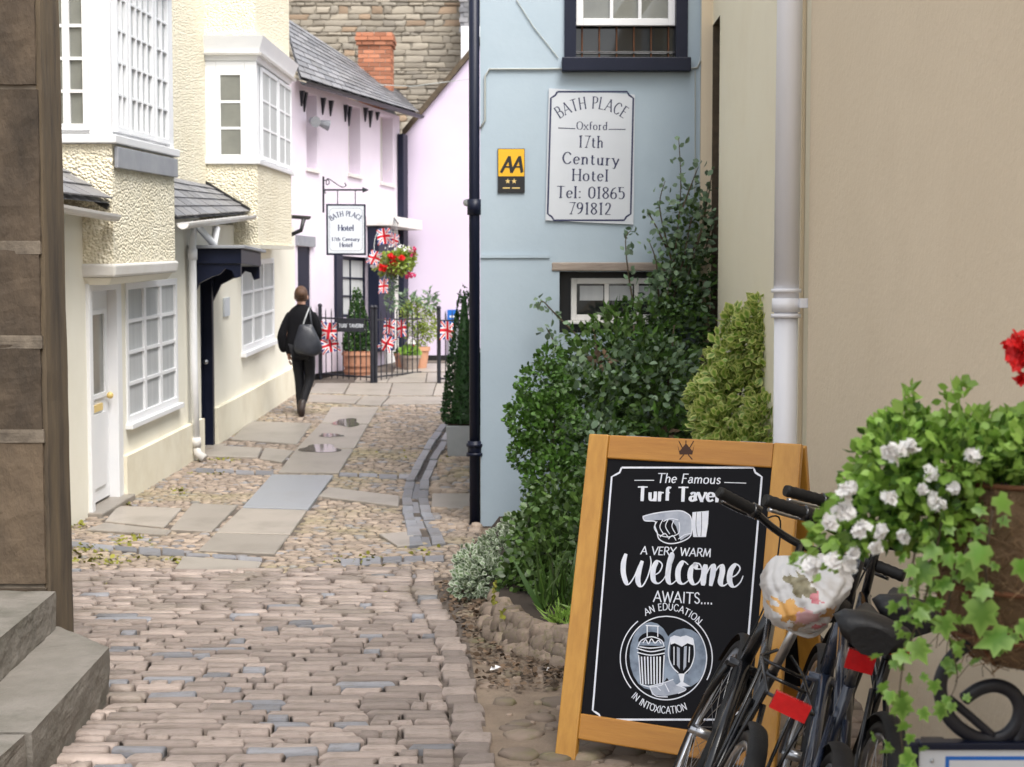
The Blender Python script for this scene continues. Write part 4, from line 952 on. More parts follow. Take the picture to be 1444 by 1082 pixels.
def letters(name, txt, place, H, W, m, parent, thick=.13, thin=.05, serif=.0, slant=0, track=.12, jit=0, round_ends=False, path=None, inv=True):
    """place(x,y,z): lettering plane -> world; W total width, H cap height (metres); path(x): (px,py,ang) for arched text"""
    L_, tot = lay(txt, track); b = MB(); sx = W / tot; rr = random.Random(len(txt) * 7 + 3)
    for ch, x0 in L_:
        dy = rr.uniform(-jit, jit); rot = rr.uniform(-jit, jit) * 1.2; gw = GL[ch][0]
        def pl(x, y, z, x0=x0, dy=dy, rot=rot, gw=gw):
            X, Y = (x - gw / 2) * sx, (y + dy) * H; X, Y = X * math.cos(rot) - Y * math.sin(rot), X * math.sin(rot) + Y * math.cos(rot); X += Y * slant
            if path:
                px_, py_, a = path((x0 + gw / 2) * sx); return place(px_ + X * math.cos(a) - Y * math.sin(a), py_ + X * math.sin(a) + Y * math.cos(a), z)
            return place((x0 + gw / 2) * sx + X, Y, z)
        for kind, pts in GL[ch][1]:
            ZSTEP[0] = (ZSTEP[0] + 1) % 23; z = .0006 + ZSTEP[0] * .00004
            P = [Vector((p[0], p[1], 0)) for p in pts]
            if kind == 'C': P = crom(P, 7)
            else: P = [P[0].lerp(P[1], t / 4) for t in range(5)]
            def wf(t, u):
                c = abs(t.y) if kind == 'C' else abs(t.y) * (1 if (t.x * t.y < 0 or abs(t.x) < .1 or not serif) else .45)
                w = thin + (thick - thin) * min(1, c ** 1.5)
                if round_ends: w *= .55 + .45 * min(1, 4 * min(u, 1 - u) + .2)
                return w
            if not serif and kind == 'L':
                d = (P[-1] - P[0]).normalized() * thin * .4; P[0] = P[0] - d; P[-1] = P[-1] + d
            ribbon(b, P, wf, z, pl)
            if serif and kind == 'L' and abs(pts[0][1] - pts[1][1]) > .3:
                for (x, y) in pts:
                    if min(abs(y), abs(y - 1), abs(y - .6)) < .02: ribbon(b, [Vector((x - serif, y, 0)), Vector((x + serif, y, 0))], lambda t, u: thin * 1.35, z + .0002, pl)
    return b.build(name, M[m], parent, inv=inv, fix=False)
def lines(name, polys, place, w, m, parent, smooth=True, inv=True, taper=False, closed=False):
    b = MB()
    for P in polys:
        ZSTEP[0] = (ZSTEP[0] + 1) % 23; z = .0006 + ZSTEP[0] * .00004
        Q = [Vector((p[0], p[1], 0)) for p in P]
        if smooth and len(Q) > 2: Q = crom(Q, 5)
        else:
            o = []
            for a, c in zip(Q, Q[1:]): o += [a, a.lerp(c, .5)]
            Q = o + [Q[-1]]
        ribbon(b, Q, (lambda t, u: w * (.35 + .65 * math.sin(math.pi * min(1, max(0, u)) ** .8))) if taper else (lambda t, u: w), z, place)
    return b.build(name, M[m], parent, inv=inv, fix=False)
def blob(name, polys, place, m, parent, z=.0003, inv=True):
    for k, P in enumerate(polys):
        MB().add([place(x, y, z + k * .00003) for x, y in P], [tuple(range(len(P)))]).build(name, M[m], parent, inv=inv, fix=False)
def fplace(F, d=0.0): return lambda x, y, z: F.P(x, y, d + z)
def pxtext(name, F, txt, xl, xr, yl, yr, cap, m, parent, d=0.0, **k):
    """text whose baseline runs from photo (xl,yl) to (xr,yr), cap height in photo pixels"""
    a, c = F.px(xl, yl), F.px(xr, yr); e = F.px((xl + xr) / 2, (yl + yr) / 2 - cap); mid = ((a[0] + c[0]) / 2, (a[1] + c[1]) / 2)
    Wd = math.hypot(c[0] - a[0], c[1] - a[1]); an = math.atan2(c[1] - a[1], c[0] - a[0]); H = e[1] - mid[1]
    def pl(x, y, z): return F.P(a[0] + x * math.cos(an) - y * math.sin(an), a[1] + x * math.sin(an) + y * math.cos(an), d + z)
    return letters(name, txt, pl, H, Wd, m, parent, **k)
def pxarc(name, F, txt, cx, cy, rad, a0, a1, cap, m, parent, d=0.0, inside=False, **k):
    """arched text: centre and radius in photo pixels; angles in degrees from up, clockwise"""
    c = F.px(cx, cy); r = abs(F.px(cx + rad, cy)[0] - c[0]); H = F.px(cx, cy - cap)[1] - c[1]; Wd = r * R(abs(a1 - a0))
    def path(x):
        t = R(a0) + (R(a1) - R(a0)) * x / Wd
        return c[0] + r * math.sin(t), c[1] + r * math.cos(t), (-t if not inside else math.pi - t)
    return letters(name, txt, fplace(F, d), H, Wd, m, parent, path=path, **k)
def pxpoly(F, pts): return [F.px(x, y) for x, y in pts]
def notch_border(F, x0, x1, y0, y1, n, sk=0, sk2=0):
    """photo box with notched corners, closed polyline; sk shifts the bottom corners sideways"""
    L0 = lambda y: x0 + sk * (y - y0) / (y1 - y0); R0 = lambda y: x1 + sk2 * (y - y0) / (y1 - y0)
    return pxpoly(F, [(L0(y0) + n, y0), (R0(y0) - n, y0), (R0(y0) - n + 3, y0 + n * .55), (R0(y0 + n), y0 + n), (R0(y1 - n), y1 - n), (R0(y1) - n + 3, y1 - n * .55), (R0(y1) - n, y1), (L0(y1) + n, y1), (L0(y1) + n - 3, y1 - n * .55), (L0(y1 - n), y1 - n), (L0(y0 + n), y0 + n), (L0(y0) + n - 3, y0 + n * .55), (L0(y0) + n, y0)])

# ------------------------------------------------------------------ hotel sign on the blue house
FSg = Frame(FBL.P(0, 0, .0), (1, 0, 0)); FSg.n = FBL.n
c4 = [FBL.px(x, y) for x, y in ((769, 311), (893, 317), (895, 134), (774, 125))]
hs_ = thing('hotel_sign', 'white hotel sign with navy lettering and notched border on the blue house', 'sign', FBL.P(*FBL.px(832, 314)))
pn = MB().hexa([FBL.P(*c, .003) for c in c4] + [FBL.P(*c, .016) for c in c4]).build('panel', M['sign_white'], hs_)
D_ = .016
lines('border', [notch_border(FBL, 777, 893, 130, 311, 9, -5, -4)], fplace(FBL, D_), .014, 'sign_ink', hs_, smooth=False)
kw = dict(thick=.15, thin=.055, serif=.13, d=D_)
pxarc('lettering', FBL, 'BATH PLACE', 834, 232, 78, -35, 35, 16, 'sign_ink', hs_, thick=.15, thin=.055, serif=.1, d=D_, track=.16)
for txt, xl, xr, yl, yr, cap in (('Oxford', 813, 856, 183, 184, 11), ('17th', 816, 850, 208, 209, 16), ('Century', 793, 872, 231, 234, 16), ('Hotel', 807, 857, 255, 256, 16), ('Tel: 01865', 785, 880, 279, 281, 16), ('791812', 802, 861, 302, 303, 16)):
    pxtext('lettering', FBL, txt, xl, xr, yl, yr, cap, 'sign_ink', hs_, **kw, track=.2 if txt != 'Tel: 01865' else .16)
lines('rule', [pxpoly(FBL, [(787, 181), (811, 182)]), pxpoly(FBL, [(858, 183), (882, 183)])], fplace(FBL, D_), .006, 'sign_ink', hs_, smooth=False)
# yellow and black rating plate
aa = FBL.rect(702, 740, 210, 272); tm_ = FBL.px(720, 249)[1]
ap = thing('rating_plate', 'small yellow and black AA plate with two stars on the blue house', 'sign', FBL.P(aa[0], aa[2]))
MB().fbox(FBL, aa[0], aa[1], aa[2], aa[3], .003, .014).build('plate', M['black'], ap)
MB().fbox(FBL, aa[0] + .004, aa[1] - .004, tm_, aa[3] - .004, .0142, .0158).build('yellow_field', M['yellow'], ap)
pxtext('lettering', FBL, 'AA', 707, 736, 243, 243, 21, 'black', ap, d=.016, thick=.24, thin=.12, slant=.18, track=0)
for sx_ in (716, 725):
    c = FBL.px(sx_, 256); st = [(c[0] + (.022 if i % 2 == 0 else .009) * math.sin(i * math.pi / 5), c[1] + (.022 if i % 2 == 0 else .009) * math.cos(i * math.pi / 5)) for i in range(10)]
    blob('star', [st], fplace(FBL, .0145), 'gold', ap)
lines('small_print', [pxpoly(FBL, [(709, 265.5), (719, 265.5)]), pxpoly(FBL, [(722, 265.5), (733, 265.5)])], fplace(FBL, .0146), .009, 'gold', ap, smooth=False)

# ------------------------------------------------------------------ sandwich board
BLp = Vector((.163, 5.40, 0)); Dd = Vector((.876, -.482, 0)).normalized(); Bk = Vector((.482, .876, 0)).normalized()
upv = (Vector((0, 0, 1.235)) + Bk * .30); LB = upv.length; upv.normalize()
WB = .875
FA = Frame(BLp, Dd, upv); FA.n = Dd.cross(upv).normalized()
if FA.n.y > 0: FA.n = -FA.n
ab = thing('sandwich_board', 'wooden pub sandwich board with black chalk panel and white lettering', 'sandwich board', BLp + Bk * .2 + Dd * .4)
ST = .088
MB().fbox(FA, 0, ST, 0, LB, -.032, 0).build('stile', M['wood'], ab, bev=.006)
MB().fbox(FA, WB - ST - .02, WB, 0, LB, -.032, 0).build('stile', M['wood'], ab, bev=.006)
MB().fbox(FA, ST + .001, WB - ST - .021, LB - .095, LB - .001, -.03, -.003).build('rail', M['wood_h'], ab, bev=.005)
lo = FA.px(830, 1045)[1]; lo1 = FA.px(830, 1008)[1]
MB().fbox(FA, ST + .001, WB - ST - .021, lo, lo1, -.03, -.003).build('rail', M['wood_h'], ab, bev=.005)
MB().fbox(FA, ST + .0015, WB - ST - .0215, lo1 + .001, LB - .096, -.022, -.012).build('chalk_panel', M['chalkboard'], ab)
# back leaf, hinged at the top
topc = FA.P(0, LB, -.04); dn = (Vector((0, 0, -topc.z)) + Bk * .33); FK = Frame(topc + dn, Dd, -dn); FK.n = Dd.cross(-dn).normalized()
if FK.n.y < 0: FK.n = -FK.n
LK = dn.length
for (a, c) in ((0, ST), (WB - ST, WB)): MB().fbox(FK, a, c, 0, LK - .01, 0, .03).build('back_stile', M['wood'], ab, bev=.005)
MB().fbox(FK, ST + .001, WB - ST - .001, .15, .24, .002, .028).build('back_rail', M['wood_h'], ab)
MB().fbox(FK, ST + .001, WB - ST - .001, LK - .11, LK - .012, .002, .028).build('back_rail', M['wood_h'], ab)
MB().fbox(FK, ST + .001, WB - ST - .001, .241, LK - .112, .008, .018).build('back_panel', M['chalkboard'], ab)
for k in (.2, WB - .2): MB().tube([FA.P(k - .05, LB - .004, -.036), FA.P(k + .05, LB - .004, -.036)], .008, 8).build('hinge', M['steel'], ab)
DA = -.012
def chalk(nm, polys, w, m='chalk', smooth=True, taper=False): return lines(nm, [pxpoly(FA, p) for p in polys], fplace(FA, DA), w, m, ab, smooth=smooth, taper=taper)
lines('chalk_border', [notch_border(FA, 862, 1074, 659, 1015, 13, -29, -30)], fplace(FA, DA), .0075, 'chalk', ab, smooth=False)
hand = dict(thick=.1, thin=.075, d=DA, jit=.02, round_ends=False)
pxtext('chalk_writing', FA, 'The Famous', 925, 1014, 680, 682, 13, 'chalk', ab, **{**hand, 'thick': .13, 'thin': .1}, slant=.12, track=.1)
pxtext('chalk_writing', FA, 'Turf Tavern', 897, 1030, 705, 707, 19, 'chalk', ab, thick=.24, thin=.1, serif=.11, d=DA, track=.1)
chalk('chalk_rule', [[(893, 677), (921, 677)], [(1020, 680), (1051, 681)]], .003, smooth=False)
pxtext('chalk_writing', FA, 'A VERY WARM', 902, 1000, 781, 785, 11, 'chalk', ab, **{**hand, 'thick': .15, 'thin': .12}, slant=.1, track=.12)
# brush script
WZ = [[(365, 652), (352, 700), (353, 760), (374, 808), (405, 772), (430, 715), (446, 690)], [(448, 688), (430, 745), (426, 795), (446, 818), (474, 772), (492, 705), (488, 664)],
      [(506, 762), (535, 745), (549, 708), (526, 690), (504, 730), (505, 785), (530, 803), (558, 780)], [(556, 782), (588, 722), (608, 668), (602, 652), (586, 700), (578, 778), (596, 806), (626, 782)],
      [(682, 708), (657, 692), (632, 730), (632, 785), (656, 806), (688, 784)], [(722, 700), (698, 725), (692, 775), (712, 808), (740, 790), (752, 742), (741, 706), (720, 704), (727, 728), (762, 728)],
      [(771, 706), (762, 760), (757, 814)], [(758, 792), (785, 733), (806, 708), (809, 740), (796, 816)], [(798, 786), (826, 732), (850, 710), (856, 742), (846, 795), (862, 815), (888, 798)],
      [(892, 776), (926, 760), (946, 727), (926, 706), (899, 737), (893, 790), (914, 821), (945, 800), (962, 764)]]
b = MB()
for P in WZ:
    ZSTEP[0] = (ZSTEP[0] + 1) % 23; Q = crom([Vector((*FA.px(x / 3.6075 + 780, y / 3.6075 + 600), 0)) for x, y in P], 8)
    ribbon(b, Q, lambda t, u: (.0055 + .0165 * max(0, -t.y) ** 1.3) * (.6 + .4 * min(1, 6 * min(u, 1 - u))), .0006 + ZSTEP[0] * .00004, fplace(FA, DA))
b.build('chalk_writing', M['chalk'], ab, fix=False)
pxtext('chalk_writing', FA, 'AWAITS....', 920, 1003, 848, 852, 15, 'chalk', ab, **{**hand, 'thick': .13, 'thin': .1}, track=.12)
# pointing hand
H1 = [(905, 728), (920, 724), (940, 721), (957, 720), (966, 723), (973, 730), (974, 748), (970, 758), (955, 765), (940, 766), (928, 760), (925, 750), (922, 742), (922, 735), (908, 734)]
blob('chalk_hand', [pxpoly(FA, [(905, 728), (920, 724), (940, 721), (957, 720), (966, 723), (973, 730), (974, 752), (958, 762), (952, 742), (945, 733), (925, 733), (908, 734)])], fplace(FA, DA), 'chalk_mid', ab)
chalk('chalk_hand', [H1 + [H1[0]]], .0045)
chalk('chalk_hand', [[(925, 735), (921, 744), (927, 754)], [(933, 733), (929, 743), (935, 754)], [(941, 732), (937, 742), (943, 753)], [(949, 733), (946, 742), (951, 752)], [(927, 754), (940, 757), (954, 753), (957, 745), (956, 736)], [(929, 757), (936, 752), (941, 758)], [(941, 760), (947, 755), (952, 762)], [(955, 760), (964, 754), (974, 752)], [(934, 735), (944, 731), (955, 733)]], .0035)
blob('chalk_cuff', [pxpoly(FA, [(975, 722), (998, 720), (997, 738), (994, 757), (976, 757), (974, 740)])], fplace(FA, DA), 'chalk', ab, z=.0005)
chalk('chalk_cuff', [[(981, 722), (980, 740), (982, 756)], [(988, 722), (988, 740), (987, 756)]], .002, 'chalkboard')
# emblem: ring, bottle-shouldered bin, beer glass, wrapped food
def ringpts(cx, cy, rx, ry, a0, a1, n=28): return [(cx + rx * math.sin(R(a0 + (a1 - a0) * i / n)), cy - ry * math.cos(R(a0 + (a1 - a0) * i / n))) for i in range(n + 1)]
ex, ey = 938, 928
chalk('chalk_ring', [ringpts(ex, ey, 57, 59, 0, 360)], .0042)
chalk('chalk_ring', [ringpts(ex, ey, 65, 66, 40, 118)], .0042)
chalk('chalk_ring', [ringpts(ex, ey, 65, 66, 230, 322)], .0042)
blob('chalk_shading', [pxpoly(FA, ringpts(916, 925, 30, 48, 0, 360, 20)), pxpoly(FA, ringpts(963, 928, 33, 42, 0, 360, 20))], fplace(FA, DA), 'chalk_dim', ab, z=.0002)
blob('chalk_shading', [pxpoly(FA, [(898, 910), (936, 911), (934, 968), (901, 965)]), pxpoly(FA, [(944, 900), (976, 902), (977, 930), (968, 950), (953, 950), (943, 930)]), pxpoly(FA, ringpts(917, 905, 19, 14, -90, 90, 12))], fplace(FA, DA), 'chalkboard', ab, z=.00034)
chalk('chalk_bin', [[(911, 883), (911, 898)], [(926, 883), (926, 898)], [(909, 882), (928, 883)], [(898, 912), (903, 903), (917, 898), (931, 903), (935, 912)], [(896, 914), (916, 919), (937, 915)], [(897, 920), (916, 924), (936, 921)], [(899, 924), (902, 965)], [(935, 924), (933, 966)], [(902, 965), (916, 969), (932, 966)], [(900, 912), (916, 914), (934, 912)], [(905, 907), (909, 902), (913, 908), (917, 901), (922, 907), (927, 903), (931, 908)]], .0042)
chalk('chalk_bin', [[(903 + i * 4.4, 926), (905 + i * 4.0, 965)] for i in range(7)], .0058, smooth=False)
pxtext('chalk_bin', FA, 'Tavern', 903, 932, 918.5, 919.5, 7, 'chalk', ab, thick=.16, thin=.12, d=DA, slant=.2) if False else None
blob('chalk_glass', [pxpoly(FA, [(943, 899), (949, 896), (958, 898), (966, 896), (976, 900), (976, 910), (968, 907), (960, 912), (950, 907), (944, 909)]), pxpoly(FA, [(955, 950), (964, 950), (962, 962), (972, 968), (950, 968), (958, 962)])], fplace(FA, DA), 'chalk', ab, z=.0005)
chalk('chalk_glass', [[(944, 900), (941, 920), (945, 938), (955, 949)], [(976, 902), (978, 922), (973, 940), (964, 950)], [(949, 912), (949, 938)], [(971, 912), (970, 934)]], .0042)
blob('chalk_glass', [pxpoly(FA, [(953, 912), (957, 914), (957, 944), (953, 938)]), pxpoly(FA, [(963, 912), (967, 911), (966, 940), (962, 946)])], fplace(FA, DA), 'chalk_mid', ab, z=.00045)
blob('chalk_food', [pxpoly(FA, [(914, 968), (932, 964), (946, 958), (952, 966), (966, 972), (955, 978), (936, 982), (918, 980)])], fplace(FA, DA), 'chalk_mid', ab, z=.00055)
chalk('chalk_food', [[(914, 968), (922, 981), (940, 983)], [(924, 968), (930, 974)], [(936, 964), (942, 976)], [(952, 966), (966, 972), (955, 978)], [(914, 968), (934, 963), (948, 958)]], .0035)
pxarc('chalk_writing', FA, 'AN EDUCATION', ex, ey, 64, -34, 40, 9.5, 'chalk', ab, thick=.15, thin=.12, d=DA, jit=.03, track=.12)
for txt, xl, xr, yl, yr in (('IN', 893, 907, 984, 992), ('INTOXICATION', 908, 973, 994, 990)): pass
def arc_under(txt, a0, a1, rad, cap):
    c = FA.px(ex, ey); r = abs(FA.px(ex + rad, ey)[0] - c[0]); H = FA.px(ex, ey - cap)[1] - c[1]; Wd = r * R(abs(a1 - a0))
    def path(x):
        t = R(a0) + (R(a1) - R(a0)) * x / Wd; return c[0] + r * math.sin(t), c[1] + r * math.cos(t), math.pi - t
    letters('chalk_writing', txt, fplace(FA, DA), H, Wd, 'chalk', ab, path=path, thick=.15, thin=.12, jit=.03, track=.14)
arc_under('IN INTOXICATION', 218, 150, 73, 9.5)
# crown brand burnt into the top rail
cr = [(955, 627), (958, 636), (963, 630), (967, 625), (971, 630), (976, 636), (979, 627), (976, 641), (958, 641)]
blob('burnt_crown', [pxpoly(FA, cr)], fplace(FA, -.003), 'burn', ab, z=.0006)
lines('burnt_crown', [pxpoly(FA, p) for p in ([(957, 622), (962, 632)], [(978, 622), (972, 632)], [(958, 648), (964, 641)], [(976, 648), (970, 641)], [(967, 621), (967, 628)])], fplace(FA, -.003), .004, 'burn', ab, smooth=False)

# ------------------------------------------------------------------ hanging sign and bracket on the pink house
YHS = 22.0
FH = Frame((0, YHS, 0), (1, .08, 0)); FH.n = Vector((.08, -1, 0)).normalized()
hg = thing('hanging_sign', 'framed white hanging hotel sign on an iron arrow bracket by the pink house', 'sign', FH.P(*FH.px(487, 360)))
r4 = FH.rect(460, 516, 288, 360)
MB().fbox(FH, r4[0], r4[1], r4[2], r4[3], -.02, .02).build('frame', M['navy'], hg, bev=.005)
MB().fbox(FH, r4[0] + .03, r4[1] - .03, r4[2] + .03, r4[3] - .03, .021, .026).build('panel', M['sign_white'], hg)
lines('border', [notch_border(FH, 465, 511, 294, 354, 4)], fplace(FH, .026), .008, 'lead', hg, smooth=False)
pxarc('lettering', FH, 'BATH PLACE', 488, 338, 33, -38, 38, 7, 'sign_ink', hg, d=.026, thick=.24, thin=.11, serif=.1)
pxtext('lettering', FH, 'Hotel', 477, 499, 325.5, 325.5, 8, 'sign_ink', hg, d=.026, thick=.24, thin=.11, serif=.1)
pxtext('lettering', FH, '17th Century', 468, 507, 340, 340, 5, 'sign_ink', hg, d=.026, thick=.24, thin=.11, serif=.1)
pxtext('lettering', FH, 'Hotel', 479, 497, 348.5, 348.5, 6, 'sign_ink', hg, d=.026, thick=.24, thin=.11, serif=.1)
def hp_(pts): return [FH.P(*FH.px(x, y)) for x, y in pts]
MB().tube(hp_([(456, 249), (456, 300)]), .016, 6).build('bracket', M['iron'], hg)
MB().tube(hp_([(455, 268), (512, 268)]), .014, 6).build('bracket', M['iron'], hg)
MB().tube(hp_([(511, 268), (520, 268)]), [.045, .004], 6).build('arrow_tip', M['iron'], hg)
MB().tube([FH.P(*FH.px(456, 268)), FH.P(*FH.px(456, 268), -.6)], .014, 6).build('wall_stay', M['iron'], hg)
MB().tube(crom(hp_([(457, 255), (463, 254), (464, 259), (460, 260), (462, 252), (472, 258), (482, 264), (488, 262), (486, 258)]), 5), .008, 5).build('scroll', M['iron'], hg)
for x in (476, 501): MB().tube(hp_([(x, 268), (x, 288)]), .008, 5).build('hanger', M['iron'], hg)
# ------------------------------------------------------------------ bicycles
def bicycle(label, rear, front, lean, paint, mud=True, bag=False, rack=True, lens_h=.62, bar_h=1.02, sad=.93, steer=0, refl_w=.05, rack_h=.74):
    rear, front = V(rear[0], rear[1], 0), V(front[0], front[1], 0)
    d = (front - rear).normalized(); t = thing('bicycle', label, 'bicycle', rear + V(0, 0, .0), 'bicycles leaning by the tan wall')
    # local: +Y forward, X right, Z up; rear axle above origin
    yaw = math.atan2(-d.x, d.y); t.rotation_euler = (Matrix.Rotation(yaw, 3, 'Z') @ Matrix.Rotation(R(lean), 3, 'Y')).to_euler()
    WBs, RW = 1.04, .335
    def part(mb_, nm, m, par=None, smooth=True):
        o = bpy.data.objects.new(nm, mb_.mesh(nm, M[m] if isinstance(m, str) else m, smooth)); COL.objects.link(o); o.parent = par or t; return o
    def wheel(y, st=0):
        wroot = MB().lathe((0, 0, 0), [(.325 + .017 * math.cos(a), .019 * math.sin(a)) for a in [2 * math.pi * i / 10 for i in range(10)]], 48, 'X', closed=True)
        w = part(wroot, 'wheel', 'rubber'); w.location = (0, y, RW); w.rotation_euler = (0, 0, st)
        part(MB().lathe((0, 0, 0), [(.308, -.012), (.308, .012), (.292, .009), (.292, -.009)], 48, 'X', closed=True), 'rim', 'steel', w)
        part(MB().tube([(-.05, 0, 0), (.05, 0, 0)], [.018, .018], 10), 'hub', 'steel', w)
        b = MB()
        for i in range(32):
            a = 2 * math.pi * i / 32; s = .03 if i % 2 else -.03; a2 = a + (.5 if i % 4 < 2 else -.5)
            b.tube([(s, .02 * math.cos(a2), .02 * math.sin(a2)), (s * .1, .294 * math.cos(a), .294 * math.sin(a))], .0011, 4, caps=False)
        o = part(b, 'spokes', 'steel', w); return w
    wheel(0); wheel(WBs, steer)
    bb = (0, .43, .28); st_top = (0, .235, .8); head_t = (0, .80, .86); head_b = (0, .855, .66); ax = (0, 0, RW)
    fr = MB()
    fr.tube([bb, st_top], .016, 12); fr.tube([bb, head_b], .019, 12); fr.tube([(0, .27, .7), head_t], .016, 12); fr.tube([head_t, head_b], .02, 12)
    part(fr, 'frame', paint)
    for s in (-1, 1):
        part(MB().tube([(s * .02, bb[1] - .03, bb[2]), (s * .06, .02, RW)], .01, 8), 'chain_stay', paint)
        part(MB().tube([(s * .018, st_top[1] + .02, .7), (s * .06, .01, RW)], .009, 8), 'seat_stay', paint)
        c, s_ = math.cos(steer), math.sin(steer)
        part(MB().tube([(s * .045, head_b[1] + .005, head_b[2] - .03), (s * .05, WBs - .06, .48), (s * .05, WBs, RW)], [.014, .012, .009], 8), 'fork_leg', paint)
    part(MB().tube([(-.05, head_b[1] + .003, head_b[2] - .02), (.05, head_b[1] + .003, head_b[2] - .02)], .016, 8), 'fork_crown', paint)
    part(MB().tube([st_top, (0, .195, sad - .03)], .0135, 10), 'seat_post', 'steel')
    # saddle
    b = MB(); prof = []
    for i, (y, w, z) in enumerate(((-.04, .055, .0), (-.032, .088, .012), (.01, .1, .024), (.08, .088, .014), (.15, .045, .004), (.22, .027, .006), (.265, .016, .0))):
        for j in range(10):
            a = 2 * math.pi * j / 10; b.v.append((w * math.cos(a), .08 + y, sad + z + (.028 if math.sin(a) > 0 else .045 - .02 * i / 6) * math.sin(a)))
    for i in range(6):
        for j in range(10): b.f.append((i * 10 + j, i * 10 + (j + 1) % 10, i * 10 + 10 + (j + 1) % 10, i * 10 + 10 + j)); b.m.append(0)
    b.f += [tuple(range(10)), tuple(range(60, 70))]; b.m += [0, 0]
    sd_ = part(b, 'saddle', 'leather')
    for s in (-1, 1): part(MB().tube([(s * .04, .07, sad - .02), (s * .02, .2, sad - .045), (s * .012, .3, sad - .01)], .004, 6), 'saddle_rail', 'steel', sd_)
    # stem and bars
    stp = (0, head_t[1] - .02, bar_h - .04)
    part(MB().tube([head_t, (0, head_t[1] - .025, bar_h - .05), (0, head_t[1] + .045, bar_h)], .014, 10), 'stem', 'blackpaint')
    def hb(x, yy, z): return (x * math.cos(steer), head_t[1] + .045 + yy + x * math.sin(steer) * .6, bar_h + z)
    bar = crom([hb(-.30, -.09, .055), hb(-.2, -.05, .045), hb(-.1, .0, .012), hb(0, .0, 0), hb(.1, .0, .012), hb(.2, -.05, .045), hb(.30, -.09, .055)], 5)
    hbar = part(MB().tube(bar, .0125, 10), 'handlebar', 'blackpaint')
    for s in (-1, 1):
        g0, g1 = V(hb(s * .185, -.043, .043)), V(hb(s * .312, -.094, .056)); n = 12
        gp = [g0.lerp(g1, i / n) for i in range(n + 1)]
        part(MB().tube(gp, [.0175 + (.0018 if i % 2 else 0) for i in range(n + 1)], 12), 'grip', 'rubber')
        c0 = V(hb(s * .165, -.035, .04)); part(MB().tube([c0, V(hb(s * .195, -.04, .043))], .024, 10), 'shifter', 'blackpaint')
        lv = crom([V(hb(s * .15, -.0, .02)), V(hb(s * .17, .035, .015)), V(hb(s * .22, .03, .012)), V(hb(s * .29, .0, .018))], 4)
        part(MB().tube(lv, .006, 8, sx=1.5), 'brake_lever', 'blackpaint' if rack else 'steel')
        part(MB().tube(crom([V(hb(s * .14, .02, .02)), V(hb(s * .08, .1, .03)), V((s * .02, .9, .9)), V((s * .02, .88, .68))], 6), .003, 6), 'cable', 'rubber')
    # crank, chainring, pedals, chain
    part(MB().lathe((.045, bb[1], bb[2]), [(.085, -.002), (.09, 0), (.085, .002), (.06, .002), (.06, -.002)], 30, 'X', closed=True), 'chainring', 'steel')
    for s, a in ((1, 35), (-1, 215)):
        e = (s * .075, bb[1] + .17 * math.cos(R(a)), bb[2] + .17 * math.sin(R(a)))
        part(MB().tube([(s * .06, bb[1], bb[2]), e], .011, 8), 'crank', 'steel')
        part(MB().box(min(e[0], e[0] + s * .09), max(e[0], e[0] + s * .09), e[1] - .035, e[1] + .035, e[2] - .01, e[2] + .01), 'pedal', 'blackpaint', smooth=False)
    part(MB().tube([(.045, bb[1], bb[2] + .088), (.045, 0, RW + .035), (.045, -.035, RW), (.045, 0, RW - .035), (.045, bb[1], bb[2] - .088), (.045, bb[1] + .088, bb[2])], .004, 5, closed=True), 'chain', 'steel')
    if mud:
        for y0, a0, a1 in ((0, -10, 155), (WBs, 20, 150)):
            b = MB(); n = 20
            for i in range(n + 1):
                a = R(a0 + (a1 - a0) * i / n); yy = y0 - math.cos(a) * .362 * (1 if y0 == 0 else -1) * (1 if y0 == 0 else 1); zz = RW + math.sin(a) * .362
                for j in range(7):
                    q = math.pi * j / 6; rr = .352 + .014 * math.sin(q); x = .027 * math.cos(q)
                    b.v.append((x, y0 - math.cos(a) * rr, RW + math.sin(a) * rr))
            for i in range(n):
                for j in range(6): b.f.append((i * 7 + j, i * 7 + j + 1, i * 7 + 8 + j, i * 7 + 7 + j)); b.m.append(0)
            part(b, 'mudguard', 'rubber')
    if rack:
        rk = MB()
        for s in (-1, 1): rk.tube([(s * .06, -.24, rack_h), (s * .06, .14, rack_h), (s * .02, .2, rack_h + .02)], .005, 6); 
        rk.tube([(-.06, -.24, rack_h), (.06, -.24, rack_h)], .005, 6); rk.tube([(-.06, -.05, rack_h), (.06, -.05, rack_h)], .005, 6); rk.tube([(-.06, .1, rack_h), (.06, .1, rack_h)], .005, 6)
        r_ = part(rk, 'rack', 'blackpaint')
        for s in (-1, 1):
            part(MB().tube([(s * .06, -.18, rack_h), (s * .065, -.01, RW + .02)], .005, 6), 'rack_stay', 'blackpaint', r_); part(MB().tube([(s * .06, .05, rack_h), (s * .065, -.005, RW + .02)], .005, 6), 'rack_stay', 'blackpaint', r_)
        part(MB().box(-refl_w, refl_w, -.262, -.245, rack_h - .025, rack_h + .02), 'reflector', 'red_lens', smooth=False)
    else:
        part(MB().box(-refl_w * .7, refl_w * .7, .14, .16, lens_h, lens_h + .05), 'reflector', 'red_lens', smooth=False)
    part(MB().tube([(-.02, bb[1] - .1, bb[2] + .03), (-.14, .28, .02)], .008, 8), 'kickstand', 'steel')
    return t
B1 = bicycle('black bicycle with plastic bag over its saddle, nearest the sandwich board', (.37, 3.70), (.51, 4.72), 24, 'blackpaint', refl_w=.046, sad=1.05, bar_h=1.08, rack_h=.85)
B2 = bicycle('dark blue bicycle standing in the middle of the three', (.635, 3.40), (.82, 4.42), 14, 'bluepaint', sad=.97, bar_h=1.08, rack=False, lens_h=.86)
